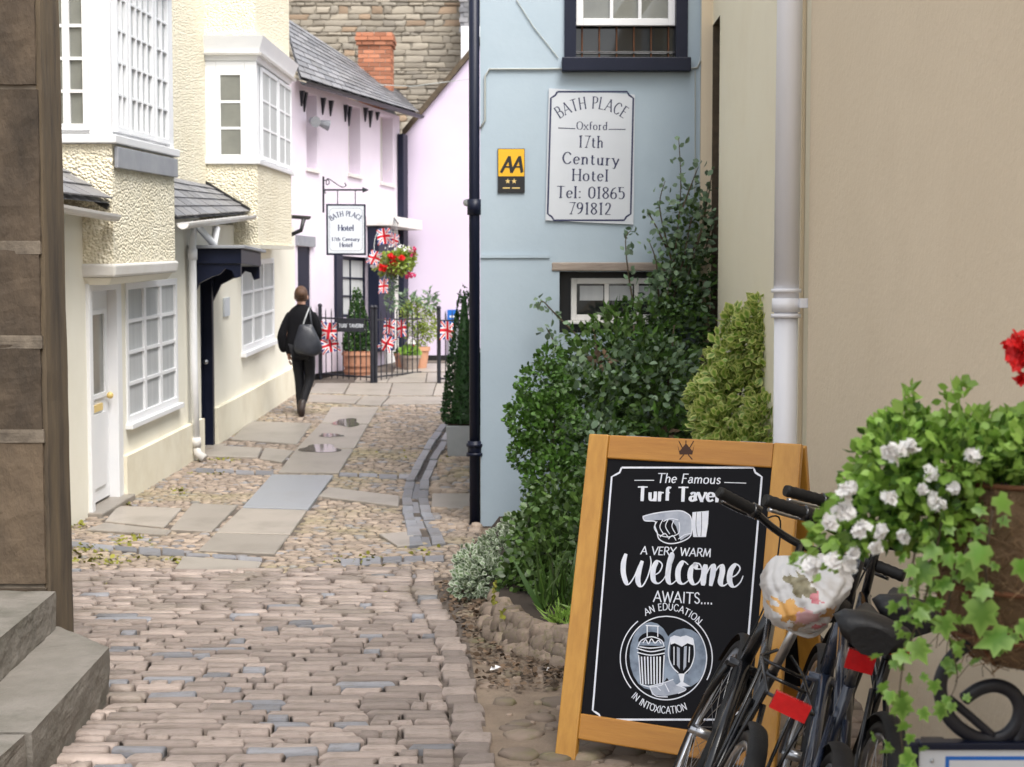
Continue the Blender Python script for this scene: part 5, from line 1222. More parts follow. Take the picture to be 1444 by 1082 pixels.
B3 = bicycle('dark bicycle with wide mudguard closest to the tan wall', (.85, 3.62), (.97, 4.65), 11, 'blackpaint', sad=.95, bar_h=1.08, rack=False, lens_h=.83)
# crumpled plastic bag over the first saddle
bg_ = thing('plastic_bag', 'crumpled white plastic bag with printed pictures tied over a bicycle saddle', 'bag', PY(1130, 885, 3.80))
c = PY(1131, 835, 3.80); b = MB(); n, k = 180, 100; rr = random.Random(4)
sc = 3.80 / 2000
for i in range(k + 1):
    th_ = math.pi * i / k
    for j in range(n):
        a = 2 * math.pi * j / n
        q = 1 + .07 * math.sin(2 * a + 3 * th_) + .045 * math.sin(5 * a - 3 * th_ + 1) + .04 * abs(math.sin(4 * a + 2.5 * th_ + .6)) - .05 * abs(math.sin(3.5 * th_ + 1.5 * a)) ** .5 + .03 * abs(math.sin(7 * a - 5 * th_)) * math.sin(th_) + .014 * math.sin(13 * a + 9 * th_ + 2 * math.sin(5 * th_)) + .008 * math.sin(23 * a - 17 * th_)
        x = 58 * sc * q * math.sin(th_) ** .8 * math.cos(a) * (1.0 + .12 * math.cos(th_)); y = .2 * q * math.sin(th_) ** .8 * math.sin(a); z = 50 * sc * q * math.cos(th_)
        b.v.append((c.x + x + z * .15, c.y + y, c.z + z))
for i in range(k):
    for j in range(n):
        f = (i * n + j, (i + 1) * n + j, (i + 1) * n + (j + 1) % n, i * n + (j + 1) % n)
        v = [Vector(b.v[q]) for q in f]; ce = sum(v, Vector()) / 4; px_, pz_ = (ce.x - c.x) / sc + 1131, 835 - (ce.z - c.z) / sc; mi = 0; px_ += 3 * math.sin(pz_ * .5) + 2 * math.sin(px_ * .7); pz_ += 3 * math.sin(px_ * .43)
        if ce.y < c.y:
            for (ax_, ay_, ar, am) in ((1113, 810, 15, 1), (1097, 845, 17, 2), (1147, 842, 11, 2), (1118, 850, 15, 3), (1139, 868, 9, 4), (1108, 866, 9, 5), (1127, 822, 7, 4)):
                if (px_ - ax_) ** 2 + ((pz_ - ay_) * 1.2) ** 2 < ar * ar: mi = am
        b.f.append(f); b.m.append(mi)
mm('print_green', (.12, .1, .05), (.3, .27, .17), scale=30, rough=.35); mm('print_orange', (.55, .26, .05), (.62, .36, .12), scale=25, rough=.35); mm('print_pink', (.55, .3, .32), (.62, .42, .42), scale=25, rough=.35)
mm('print_red', (.45, .06, .1), (.6, .3, .3), scale=40, rough=.35); mm('print_tan', (.42, .28, .15), (.5, .36, .22), scale=30, rough=.35)
o = b.build('bag', [M['plasticbag'], M['print_green'], M['print_orange'], M['print_pink'], M['print_red'], M['print_tan']], bg_, smooth=True)
MB().tube(crom([c + V(-.07, -.02, -.08), c + V(-.0, -.09, -.1), c + V(.06, -.03, -.085)], 6), .006, 6).build('tie', M['plasticbag'], bg_, smooth=True)
# ------------------------------------------------------------------ foliage
NR = np.random.default_rng(11)
def tmpl(kind):
    """leaf template: verts (width, length, height), faces, edge value"""
    if kind == 'oval':
        v = [(0, 0, 0), (-.3, .3, .06), (-.34, .6, .06), (0, 1, -.04), (.34, .6, .06), (.3, .3, .06), (0, .5, 0)]
        f = [(0, 6, 1), (1, 6, 2), (2, 6, 3), (3, 6, 4), (4, 6, 5), (5, 6, 0)]; e = [.4, 1, 1, .9, 1, 1, 0]
    elif kind == 'narrow':
        v = [(0, 0, 0), (-.17, .4, .05), (0, 1, -.1), (.17, .4, .05), (0, .45, 0)]; f = [(0, 4, 1), (1, 4, 2), (2, 4, 3), (3, 4, 0)]; e = [.3, 1, .8, 1, 0]
    elif kind == 'ivy':
        o = [(0, 0), (-.25, -.12), (-.5, .12), (-.34, .3), (-.52, .62), (-.22, .6), (0, 1.0), (.22, .6), (.52, .62), (.34, .3), (.5, .12), (.25, -.12)]
        v = [(x, y, -.12 * abs(x)) for x, y in o] + [(0, .35, .06)]; f = [(i, 12, (i + 1) % 12) for i in range(12)]; e = [.2] + [1] * 11 + [0]
    elif kind == 'round':
        v = [(math.sin(a) * .48, .5 - math.cos(a) * .5, .05 * math.cos(3 * a)) for a in [2 * math.pi * i / 8 for i in range(8)]] + [(0, .5, -.04)]; f = [(i, 8, (i + 1) % 8) for i in range(8)]; e = [1] * 8 + [0]
    elif kind == 'blade':
        v = [(-.04, 0, 0), (.04, 0, 0), (-.035, .5, .12), (.035, .5, .12), (0, 1, 0)]; f = [(0, 1, 3, 2), (2, 3, 4)]; e = [0, 0, .5, .5, 1]
    elif kind == 'petal':
        v = []; f = []; e = []
        for k in range(5):
            a = 2 * math.pi * k / 5; c, s = math.cos(a), math.sin(a); b = len(v)
            for (x, y, z) in ((0, 0, 0), (-.22, .3, .08), (0, .5, .02), (.22, .3, .08)): v.append((x * c - y * s, x * s + y * c, z)); e.append(0)
            f.append((b, b + 3, b + 2, b + 1))
    return np.array(v, float), f, np.array(e, float)
TP = {k: tmpl(k) for k in ('oval', 'narrow', 'ivy', 'round', 'blade', 'petal')}
def nrm(a): return a / np.maximum(1e-9, np.linalg.norm(a, axis=-1, keepdims=True))
def leafmesh(name, m, parent, C, D, N, size, kind='oval', jit=.3):
    """C centres, D growth directions, N face normals (n,3)"""
    v, f, e = TP[kind]; C, D, N = map(np.asarray, (C, D, N)); n = len(C); D = nrm(D); X = nrm(np.cross(D, N)); Z = np.cross(X, D)
    sz = size * (1 + NR.uniform(-jit, jit, (n, 1, 1)))
    P = C[:, None, :] + sz * (v[None, :, 0:1] * X[:, None] + v[None, :, 1:2] * D[:, None] + v[None, :, 2:3] * Z[:, None])
    k = len(v); faces = [tuple(i * k + q for q in t) for i in range(n) for t in f]
    me = bpy.data.meshes.new(name); me.from_pydata(P.reshape(-1, 3).tolist(), [], faces); me.materials.append(M[m])
    at = me.attributes.new('edge', 'FLOAT', 'POINT'); at.data.foreach_set('value', np.tile(e, n))
    me.polygons.foreach_set('use_smooth', [kind not in ('petal',)] * len(me.polygons)); me.update()
    o = bpy.data.objects.new(name, me); link(o, parent); return o
def blobpts(blobs, n, inner=.5):
    """random points in ellipsoids (cx,cy,cz,rx,ry,rz), denser near the surface; returns centres, outward"""
    B = np.array(blobs, float); w = (B[:, 3] * B[:, 4] + B[:, 4] * B[:, 5] + B[:, 3] * B[:, 5]); idx = NR.choice(len(B), n, p=w / w.sum()); b = B[idx]
    d = nrm(NR.normal(size=(n, 3))); r = inner + (1 - inner) * NR.random((n, 1)) ** .6 + NR.normal(0, .05, (n, 1))
    return b[:, :3] + d * r * b[:, 3:], nrm(d / b[:, 3:])
def bush(name, m, parent, blobs, n, size, kind='oval', up=.3, inner=.5, zmin=None, spread=.8):
    C, O = blobpts(blobs, n, inner)
    if zmin is not None: k = C[:, 2] > zmin; C, O = C[k], O[k]
    R_ = NR.normal(size=C.shape); D = O * .8 + R_ * spread * .6 + np.array([0, 0, up * .3]); N = O + R_[:, [1, 2, 0]] * spread * .7 + np.array([0, 0, up])
    return leafmesh(name, m, parent, C, D, N, size, kind)
def stems(name, m, parent, paths, r0=.008):
    b = MB()
    for P in paths: Q = crom(P, 4); b.tube(Q, [r0 * (1 - .7 * i / (len(Q) - 1)) for i in range(len(Q))], 5)
    return b.build(name, M[m], parent, smooth=True)
def along(paths, step, jit=.02):
    C, D = [], []
    for P in paths:
        Q = crom(P, 8)
        for a, c in zip(Q, Q[1:]):
            L_ = (c - a).length; k = max(1, int(L_ / step + NR.random()))
            for i in range(k): p = a.lerp(c, NR.random()); C.append(p + Vector(NR.normal(0, jit, 3))); D.append((c - a).normalized())
    return np.array([tuple(p) for p in C]), np.array([tuple(p) for p in D])
def pb(x, y, Y, rx, ry, rz):   # blob from photo centre, photo radii, depth radius in metres
    p = PY(x, y, Y); s = Y / 2000; return (p.x, p.y, p.z, rx * s, ry, rz * s)

# raised bed: kerb of rounded stones, soil
bed = thing('planting_bed_kerb', 'low curved kerb of rounded mossy stones edging the planting bed', 'kerb', (.1, 7.2, 0))
kp = crom([G(694, 862), G(690, 885), G(702, 905), G(735, 925), G(770, 936), G(800, 946), G(860, 960)], 6)
KS = [stone_mesh('kerb_stone', M['pebble_dirt'], 500 + i, .2, .45, .12) for i in range(6)]
acc = 0
for layer in range(3):
    for i in range(0, len(kp)):
        p = kp[i] + Vector((rnd.uniform(-.02, .02), rnd.uniform(-.02, .02) + layer * .025, .0)); h = .055 + .052 * layer
        if p.y > 7.6 and layer > 1: continue
        o = bpy.data.objects.new('kerb_stone', KS[rnd.randrange(6)]); link(o, bed); o.location = (p.x + .03 * layer, p.y, h - .055); o.scale = (rnd.uniform(.07, .12), rnd.uniform(.07, .1), rnd.uniform(.055, .08)); o.rotation_euler = (rnd.uniform(-.3, .3), rnd.uniform(-.3, .3), rnd.uniform(0, 3))
sl = MB(); pts = [(p.x + .05, p.y + .05, .13) for p in kp]; pts = pts + [(1.58, 6.8, .13), (1.58, 11.0, .16), (-.1, 11.0, .1), (-.3, 9.6, .03), (-.12, 8.2, .1)]
sl.add(pts, [tuple(range(len(pts)))]); struct(sl.build('bed_soil', M['soil'], fix=False))
C = np.array([(p.x + .02, p.y + rnd.uniform(-.05, .08), .1 + rnd.uniform(0, .06)) for p in kp for _ in range(5)][:70])
leafmesh('moss', 'moss', bed, C, NR.normal(size=C.shape) * .3 + [0, 0, 1], NR.normal(size=C.shape) + [0, -1, 0], .02, 'round')

# main dark shrub against the blue house
sh1 = thing('dark_green_shrub', 'large dark green mixed shrub covering the lower blue house window', 'shrub', (.75, 10.2, 0))
bl = [pb(870, 520, 10.4, 90, .45, 75), pb(830, 590, 10.0, 80, .4, 70), pb(930, 560, 10.2, 70, .4, 90), pb(900, 470, 10.7, 70, .25, 50), pb(960, 470, 10.8, 45, .25, 70), pb(850, 660, 9.6, 80, .4, 70), pb(930, 640, 9.8, 70, .4, 80)]
bush('foliage', 'leaf_dark', sh1, bl, 5200, .052, 'oval', inner=.35)
bush('fine_foliage', 'leaf_box', sh1, bl, 1500, .075, 'narrow', inner=.6)
bush('grey_foliage', 'leaf_blue', sh1, [pb(910, 545, 10.2, 80, .5, 70), pb(820, 560, 10.1, 60, .4, 50), pb(960, 430, 10.9, 40, .2, 80), pb(840, 640, 9.5, 50, .4, 50)], 1700, .06, 'oval', inner=.6)
bush('rust_foliage', 'leaf_dead', sh1, [pb(848, 510, 10.0, 14, .1, 10), pb(940, 610, 9.8, 10, .1, 8)], 40, .05, 'oval')
stems('branches', 'bark', sh1, [[V(.7 + k * .13, 10.3, .1), V(.7 + k * .2 - .2, 10.4, .7), V(.75 + k * .25 - .35, 10.4, 1.2), V(.8 + k * .3 - .5, 10.5, 1.6)] for k in range(1, 4)], .02)
# climbing shoots up the wall
def shoot(pxs, Y): return [PY(x, y, Y) for x, y in pxs]
P = [shoot(p, 10.85) for p in ([(930, 470), (945, 400), (955, 330), (960, 260), (957, 195)], [(955, 400), (940, 340), (930, 290), (938, 255)], [(960, 420), (985, 340), (1000, 270), (1004, 240)], [(965, 380), (990, 320), (998, 260)], [(940, 350), (920, 310), (912, 300)], [(960, 300), (975, 260), (985, 235)], [(900, 460), (888, 400), (882, 340), (890, 325)], [(820, 480), (780, 440), (765, 425), (760, 435)], [(930, 440), (925, 370), (915, 340)], [(970, 440), (980, 380), (995, 350), (1008, 300)], [(790, 500), (775, 470), (770, 462)], [(950, 420), (965, 360), (975, 310), (990, 290)])]
cl = thing('climbing_shrub', 'tall wispy climber with small grey green leaves rising beside the hotel sign', 'climber', (1.2, 10.85, 0))
stems('stems', 'bark', cl, [[V(1.15, 10.85, .2), V(1.1, 10.85, .9), P[0][0]]] + P, .009)
C, D = along(P, .026, .03); Q = NR.normal(size=C.shape)
leafmesh('foliage', 'leaf_blue', cl, C, D * .5 + Q * .7, Q[:, [2, 0, 1]] + [0, -.8, .4], .055, 'oval')
bush('pale_foliage', 'leaf_blue', cl, [pb(970, 320, 10.85, 34, .12, 65), pb(945, 420, 10.8, 40, .15, 45)], 420, .05, 'oval', inner=.4)
bush('dense_foliage', 'leaf_dark', cl, [pb(975, 330, 10.9, 26, .12, 60), pb(955, 400, 10.85, 36, .15, 50), pb(990, 400, 10.9, 26, .12, 60)], 520, .048, 'oval', inner=.2)
# bright box-like bush at the left of the bed
bx_ = thing('box_shrub', 'bright green small leaved bush at the left edge of the planting bed', 'shrub', (.05, 9.6, 0))
bl = [pb(765, 545, 9.7, 38, .25, 35), pb(745, 590, 9.6, 32, .25, 35), pb(780, 600, 9.5, 45, .3, 50), pb(745, 640, 9.5, 28, .2, 25), pb(775, 505, 9.8, 20, .15, 18), pb(785, 680, 9.2, 50, .3, 50)]
bush('foliage', 'leaf_box', bx_, bl, 4800, .034, 'oval', inner=.55)
stems('branches', 'bark', bx_, [[V(.2, 9.7, .1), V(.15 + .06 * k, 9.7, .6), V(.1 + .1 * k, 9.7, 1.1)] for k in range(3)], .015)
# glossy dark low shrub behind the board
lo_ = thing('low_shrub', 'low dense dark shrub filling the shade behind the sandwich board', 'shrub', (.3, 8.2, 0))
bl = [pb(790, 730, 8.6, 50, .35, 60), pb(770, 800, 8.0, 48, .3, 50), pb(830, 780, 8.2, 50, .35, 90), pb(880, 700, 8.8, 70, .3, 80), pb(930, 760, 8.4, 80, .3, 100), pb(760, 760, 8.5, 45, .25, 55), pb(735, 815, 8.1, 32, .2, 30), pb(785, 835, 7.8, 30, .2, 28)]
bush('foliage', 'leaf_dark', lo_, bl, 5600, .045, 'oval', inner=.45, zmin=.1)
# variegated white-edged groundcover
vg = thing('white_edged_plant', 'low white variegated plant spilling from the bed onto the path', 'plant', (-.15, 8.6, 0))
bl = [pb(690, 815, 8.3, 40, .2, 30), pb(672, 800, 8.6, 32, .25, 32), pb(715, 780, 8.7, 45, .25, 35), pb(660, 825, 8.4, 22, .2, 22), pb(735, 745, 9.0, 30, .2, 20)]
bush('foliage', 'leaf_white', vg, bl, 2300, .036, 'oval', inner=.5, zmin=.01)
bush('under_foliage', 'leaf_dark', vg, [pb(700, 815, 8.5, 40, .2, 28), pb(735, 800, 8.4, 30, .2, 30)], 700, .035, 'oval', inner=.4, zmin=.01)
# yellow-edged bush by the white pipe
yv_ = thing('yellow_edged_shrub', 'yellow variegated shrub growing against the white drain pipe', 'shrub', (1.35, 9.0, 0))
bl = [pb(1040, 560, 8.9, 50, .25, 60), pb(1060, 480, 8.9, 32, .2, 45), pb(1075, 430, 8.9, 18, .12, 22), pb(1015, 600, 8.8, 38, .2, 38), pb(1075, 600, 8.6, 30, .2, 50), pb(1050, 660, 8.6, 60, .25, 60), pb(1025, 510, 9.0, 30, .2, 40), pb(1078, 500, 8.8, 18, .15, 50), pb(1000, 570, 9.0, 30, .2, 45), pb(1040, 455, 9.0, 18, .12, 20), pb(1085, 450, 8.8, 12, .1, 40)]
bush('foliage', 'leaf_var', yv_, bl, 3800, .06, 'oval', inner=.3, up=.5)
bush('side_foliage', 'leaf_var', yv_, [pb(1135, 560, 7.9, 18, .08, 26), pb(1128, 600, 7.9, 16, .08, 26), pb(1128, 650, 7.8, 14, .08, 30)], 190, .06, 'oval', inner=.3, up=.5)
stems('branches', 'bark', yv_, [[V(1.35, 9.0, .1), V(1.35, 8.9, .7), PY(1060, 480, 8.9), PY(1082, 405, 8.9)], [V(1.4, 8.9, .1), V(1.3, 8.9, .7), PY(1030, 560, 8.9)], [V(1.5, 8.2, .1), PY(1128, 650, 7.85), PY(1133, 545, 7.9)]], .012)
# strappy grass at the kerb
gp = thing('grass_clump', 'strappy bright grass clump just inside the stone kerb', 'grass', (.25, 7.4, .12))
n = 130; C = np.stack([NR.uniform(.18, .5, n), NR.uniform(7.1, 7.4, n), np.full(n, .12)], 1); D = NR.normal(size=(n, 3)) * [.7, .7, .2] + [0, -.1, .75]
leafmesh('blades', 'leaf_bright', gp, C, D, NR.normal(size=(n, 3)), .12, 'blade', .5)
n = 90; C = np.stack([NR.uniform(.15, .5, n), NR.uniform(7.4, 7.7, n), np.full(n, .12)], 1); D = NR.normal(size=(n, 3)) * [.4, .3, .2] + [0, -.1, 1]
leafmesh('tall_blades', 'leaf_dark', gp, C, D, NR.normal(size=(n, 3)), .26, 'blade', .4)
# fallen leaves by the kerb
n = 1300; yy = 6.3 + 2.5 * NR.random(n) ** .8; xx = np.array([right_edge(y) for y in yy]) + .12 + NR.random(n) ** .8 * .45
k = ~((yy > 7.6) & (xx > .1)); C = np.stack([xx, yy, np.full(n, .03)], 1)[k]
tag(leafmesh('fallen_leaves', 'leaf_dead', None, C, NR.normal(size=C.shape) * [1, 1, .15], NR.normal(size=C.shape) * .4 + [0, 0, 1], .032, 'oval', .5), 'brown fallen leaves scattered on the dirt beside the bed', 'leaves', kind='stuff')

# moss and weeds between the cobbles and along the wall foot
MC = []
for x, y, rx, ry, n in ((120, 775, 28, 7, 90), (185, 762, 25, 8, 80), (150, 790, 55, 7, 90), (255, 790, 30, 4, 40), (205, 735, 20, 3, 30), (315, 648, 30, 3, 50), (255, 692, 14, 4, 40), (290, 668, 25, 2, 30), (625, 655, 10, 8, 40), (560, 640, 30, 12, 30), (520, 790, 60, 8, 60), (110, 742, 14, 5, 40), (180, 712, 10, 2, 20), (330, 612, 25, 10, 25), (600, 780, 25, 8, 40), (560, 840, 30, 10, 20), (130, 830, 25, 20, 50)):
    for i in range(n): MC.append(tuple(G(x + NR.normal(0, rx * .55), y + NR.normal(0, ry * .55), .012)))
C = np.array(MC); tag(leafmesh('moss', 'moss', None, C, NR.normal(size=C.shape) * [1, 1, .3] + [0, 0, .2], NR.normal(size=C.shape) * .5 + [0, -.2, 1], .026, 'round', .5), 'yellow green moss and weeds between the cobbles', 'moss', kind='stuff')
# topiary cone in grey planter by the blue house corner
tp = G(648, 643); t = thing('topiary_cone', 'tall clipped dark green topiary cone in a grey planter behind the navy pipe', 'topiary', tp)
def cone_leaves(name, m, par, base, h, r, n, size):
    u = 1 - np.sqrt(NR.random(n)); a = NR.uniform(0, 2 * math.pi, n); rr = r * (1 - u) ** .75 * (1 + NR.normal(0, .05, n)) * np.where(u < .06, u / .06 * .4 + .6, 1)
    C = np.stack([base[0] + rr * np.cos(a), base[1] + rr * np.sin(a), base[2] + u * h], 1); O = np.stack([np.cos(a), np.sin(a), np.full(n, .35)], 1)
    q = NR.normal(size=C.shape); return leafmesh(name, m, par, C, O * .6 + q * .5 + [0, 0, .3], O + q[:, [1, 2, 0]] * .5, size, 'oval')
cone_leaves('foliage', 'leaf_top', t, (tp.x + .05, tp.y + .1, tp.z + .3), 1.55, .24, 3600, .036)
MB().tube([(tp.x + .05, tp.y + .1, tp.z + .25), (tp.x + .05, tp.y + .1, tp.z + 1.7)], [.17, .02], 10).build('core', M['leaf_top'], t)
MB().hexa([(tp.x - .12, tp.y - .1, tp.z), (tp.x + .26, tp.y - .1, tp.z), (tp.x + .26, tp.y + .28, tp.z), (tp.x - .12, tp.y + .28, tp.z), (tp.x - .14, tp.y - .12, tp.z + .33), (tp.x + .28, tp.y - .12, tp.z + .33), (tp.x + .28, tp.y + .3, tp.z + .33), (tp.x - .14, tp.y + .3, tp.z + .33)]).build('planter', M['galv'], t, bev=.008)
MB().box(tp.x - .12, tp.x + .26, tp.y - .1, tp.y + .28, tp.z + .331, tp.z + .345).build('soil', M['soil'], t)

# ------------------------------------------------------------------ iron railings, gate, pots by the tavern gate
def railing(lbl, a, b_, hgt, n, name='railing', post=True, board=False):
    a, b_ = V(a), V(b_); t = thing(name, lbl, 'gate' if 'gate' in name else 'railing', a)
    if post:
        for p in ((a, b_) if name == 'railing' else (a,)):
            MB().tube([p, p + V(0, 0, hgt + .07)], .032, 8).build('post', M['iron'], t); MB().ball(p + V(0, 0, hgt + .1), .038, 8, 5).build('finial', M['iron'], t, smooth=True)
    for z in (.1, hgt - .1): MB().tube([a + V(0, 0, z), b_ + V(0, 0, z)], .014, 6).build('rail', M['iron'], t)
    for i in range(1, n):
        p = a.lerp(b_, i / n); MB().tube([p + V(0, 0, .04), p + V(0, 0, hgt), p + V(0, 0, hgt + .06)], [.009, .009, .002], 6).build('bar', M['iron'], t)
    return t
def GR(x, y): return G(x, y)
gA, gB, gC = GR(452, 536), GR(525, 541), GR(619, 543)
railing('black iron railing in front of the potted topiary, left of the open gate', gA, gB, 1.12, 9)
gate = railing('open black iron gate leaf swung back beside the terracotta pots', gB + V(.05, .05, 0), gB + V(.68, 1.9, 0), 1.12, 9, 'iron_gate')
railing('short black iron railing stub by the clipped cone', gC, gC + V(.42, .1, 0), 1.12, 4)
FG = Frame((0, min(gA.y, gB.y) - .06, 0), (1, 0, 0)); FG.n = Vector((0, -1, 0)); q = FG.rect(476, 514, 450, 468)
nb = thing('tavern_name_board', 'small black TURF TAVERN name board on the railing', 'sign', FG.P(q[0], q[2]))
MB().fbox(FG, q[0], q[1], q[2], q[3], 0, .02).build('board', M['iron'], nb)
pxtext('lettering', FG, 'TURF TAVERN', 478, 512, 462, 462, 5, 'sign_white', nb, d=.02, thick=.18, thin=.12)
# clipped cone in terracotta half barrel
bp_ = G(501, 534); t = thing('potted_topiary', 'clipped green cone in a banded terracotta tub behind the railing', 'topiary', bp_ + V(0, .35, 0))
c0 = V(bp_.x, bp_.y + .35, gz(bp_.y + .35)); kk = (c0.y) / 2000
for i in range(16):
    a0, a1 = 2 * math.pi * i / 16 + .02, 2 * math.pi * (i + 1) / 16 - .02; r0, r1, H_ = 18 * kk, 21 * kk, 36 * kk
    cs = lambda a, r, z: (c0.x + r * math.cos(a), c0.y + r * math.sin(a), c0.z + z)
    MB().hexa([cs(a0, r0 - .03, .02), cs(a0, r0, .02), cs(a1, r0, .02), cs(a1, r0 - .03, .02), cs(a0, r1 - .03, H_), cs(a0, r1, H_), cs(a1, r1, H_), cs(a1, r1 - .03, H_)]).build('stave', M['terracotta'], t)
for z, r in ((.1, 19), (.2, 20), (.38, 21)): MB().lathe(c0 + V(0, 0, z), [(r * kk + .002, -.02), (r * kk + .014, -.02), (r * kk + .014, .02), (r * kk + .002, .02)], 24, closed=True).build('hoop', M['terracotta'], t)
MB().tube([c0, c0 + V(0, 0, .36)], [.16, .2], 14).build('soil', M['soil'], t)
MB().tube([c0 + V(0, 0, .3), c0 + V(0, 0, 1.4)], [.14, .02], 10).build('core', M['leaf_top'], t)
cone_leaves('foliage', 'leaf_top', t, (c0.x, c0.y, c0.z + .40), 1.1, .23, 2200, .045); cone_leaves('lighter_foliage', 'leaf_box', t, (c0.x, c0.y, c0.z + .42), 1.12, .235, 700, .045)  # second set of leaves in a lighter green, scattered over the cone
# yellow-green shrub in pots beyond the gate
def pot(name, lbl, x, y, wpx, hpx, m='terracotta', cat='pot'):
    p = G(x, y); s = p.y / 2000; t = thing(name, lbl, cat, p); r, h = wpx * s / 2, hpx * s
    MB().lathe(p, [(r * .7, 0), (r * .95, h * .8), (r * 1.05, h * .82), (r * 1.05, h), (r * .9, h), (r * .88, h * .9)], 20).build('pot', M[m], t, smooth=False)
    MB().lathe(p, [(0.001, h * .88), (r * .9, h * .88)], 16).build('soil', M['soil'], t); return t, p, s
t, p, s = pot('potted_shrub', 'yellow green airy shrub in a terracotta pot past the iron gate', 590, 521, 32, 32, cat='shrub')
bush('foliage', 'leaf_lime', t, [pb(592, 450, p.y, 24, .25, 28), pb(580, 440, p.y, 16, .2, 18), pb(605, 460, p.y, 14, .2, 22), pb(590, 475, p.y, 18, .2, 16)], 1300, .075, 'narrow', inner=.3)
bush('leaf_sprays', 'leaf_blue', t, [pb(575, 428, p.y, 14, .15, 16), pb(605, 425, p.y, 12, .15, 16)], 160, .13, 'narrow', inner=.3)
stems('stems', 'bark', t, [[p + V(0, 0, .3), PY(590 + k * 7, 470, p.y), PY(590 + k * 10, 430, p.y)] for k in (-1, 0, 1)], .012)
t, p, s = pot('potted_flower', 'green plant with white and red bloom in a low dark pot by the gate', 578, 523, 30, 22, 'oldwood', 'plant')
bush('foliage', 'leaf_bright', t, [pb(578, 497, p.y, 14, .16, 8)], 160, .07, 'round', inner=.3)
bush('blossom', 'petal_white', t, [pb(579, 482, p.y, 6, .06, 5)], 60, .05, 'petal', inner=.4)
bush('red_blossom', 'petal_red', t, [pb(580, 487, p.y, 5, .05, 2)], 16, .04, 'petal', inner=.4)
t, p, s = pot('terracotta_pot', 'small plain terracotta pot partly hidden behind the flower pot', 566, 520, 20, 22)
bush('foliage', 'leaf_dark', t, [pb(566, 500, p.y, 9, .1, 8)], 120, .06, 'oval', inner=.3)
# blue sign on the gable
q = PY(638, 447, YG - .06); s = YG / 2000
t = thing('blue_notice', 'small blue notice standing low against the pink gable', 'sign', q + V(0, 0, -.5)); MB().box(q.x - 7 * s, q.x + 7 * s, q.y - .03, q.y - .01, q.z - 10 * s, q.z + 10 * s).build('panel', M['bluesign'], t)
MB().box(q.x - 4 * s, q.x + 4 * s, q.y - .034, q.y - .031, q.z - 1 * s, q.z + 2 * s).build('white_mark', M['sign_white'], t)
MB().box(q.x - 6 * s, q.x + 8 * s, q.y - .02, q.y + .04, gz(YG) - .02, q.z - 10 * s - .004).build('stand', M['lead'], t)

# hanging basket of red flowers by the porch
hb_c = PY(556, 372, 23.6); s = 23.6 / 2000
t = thing('hanging_basket', 'hanging basket of red and white flowers in front of the navy porch', 'hanging basket', hb_c)
MB().lathe(hb_c, [(.02, -.2), (.14, -.16), (.2, -.06), (.21, .0), (.19, .0)], 16).build('basket', M['coir'], t)
bush('foliage', 'leaf_lime', t, [(hb_c.x, hb_c.y, hb_c.z, .33, .3, .2), (hb_c.x + .15, hb_c.y, hb_c.z + .08, .22, .2, .18)], 900, .065, 'oval', inner=.5)
for q_ in [pb(553, 362, 23.3, 6, .06, 4), pb(541, 378, 23.35, 7, .06, 5), pb(567, 364, 23.35, 4, .05, 3), pb(556, 371, 23.35, 6, .05, 3)]: bush('red_flower', 'petal_red', t, [q_], 38, .055, 'petal', inner=.3)
for q_ in [pb(583, 355, 23.5, 7, .06, 10), pb(574, 388, 23.5, 6, .06, 5), pb(582, 388, 23.5, 5, .06, 4)]: bush('pink_flower', 'petal_pink', t, [q_], 20, .05, 'petal', inner=.3)
for q_ in [pb(560, 350, 23.5, 18, .1, 6), pb(575, 352, 23.5, 9, .06, 6), pb(527, 376, 23.5, 4, .06, 3)]: bush('white_flower', 'petal_white', t, [q_], 20, .045, 'petal', inner=.3)
bush('trailing_foliage', 'leaf_blue', t, [pb(553, 400, 23.6, 8, .1, 22), pb(550, 425, 23.6, 7, .08, 18)], 260, .05, 'oval', inner=.2)
for k in (-.16, 0, .16): MB().tube([hb_c + V(k, 0, 0), hb_c + V(0, 0, .75)], .005, 4).build('chain', M['steel'], t)
MB().tube([hb_c + V(0, 0, .75), V(hb_c.x - .15, FP.P(FP.px(556, 320)[0], 0).y, hb_c.z + .8)], .012, 5).build('hook_arm', M['iron'], t)

# ------------------------------------------------------------------ Union flags
def union_flag(lbl, x, y, w, h, Y, ang=0, fold=.12, yaw=0):
    p = PY(x, y, Y); s = Y / 2000; W_, H_ = w * s, h * s; t = MB(); n, k = 36, 24
    Mx = Matrix.Translation(p) @ Matrix.Rotation(yaw, 4, 'Z') @ Matrix.Rotation(R(ang), 4, 'Y')
    for j in range(k + 1):
        for i in range(n + 1):
            u, v = i / n - .5, j / k - .5; t.v.append(tuple(Mx @ V(u * W_ * (1 - .1 * v), fold * W_ * math.sin(5 * u + 3 * v + x) + .03 * math.sin(9 * u + y) - .02, v * H_ + .05 * H_ * math.sin(4 * u + x))))
    for j in range(k):
        for i in range(n):
            u, v = (i + .5) / n * 2 - 1, (j + .5) / k * 2 - 1; d1, d2 = abs(u - v) * .5, abs(u + v) * .5; mi = 0
            if min(d1, d2) < .14: mi = 1
            if min(d1, d2) < .055: mi = 2
            if abs(u) < .26 or abs(v) < .3: mi = 1
            if abs(u) < .15 or abs(v) < .18: mi = 2
            t.f.append((j * (n + 1) + i, j * (n + 1) + i + 1, (j + 1) * (n + 1) + i + 1, (j + 1) * (n + 1) + i)); t.m.append(mi)
    o = t.build('union_flag', [M['flag_b'], M['flag_w'], M['flag_r']], smooth=True, fix=False)
    return tag(o, lbl, 'flag', 'union flags hung by the tavern gate')
yq = gA.y - .12
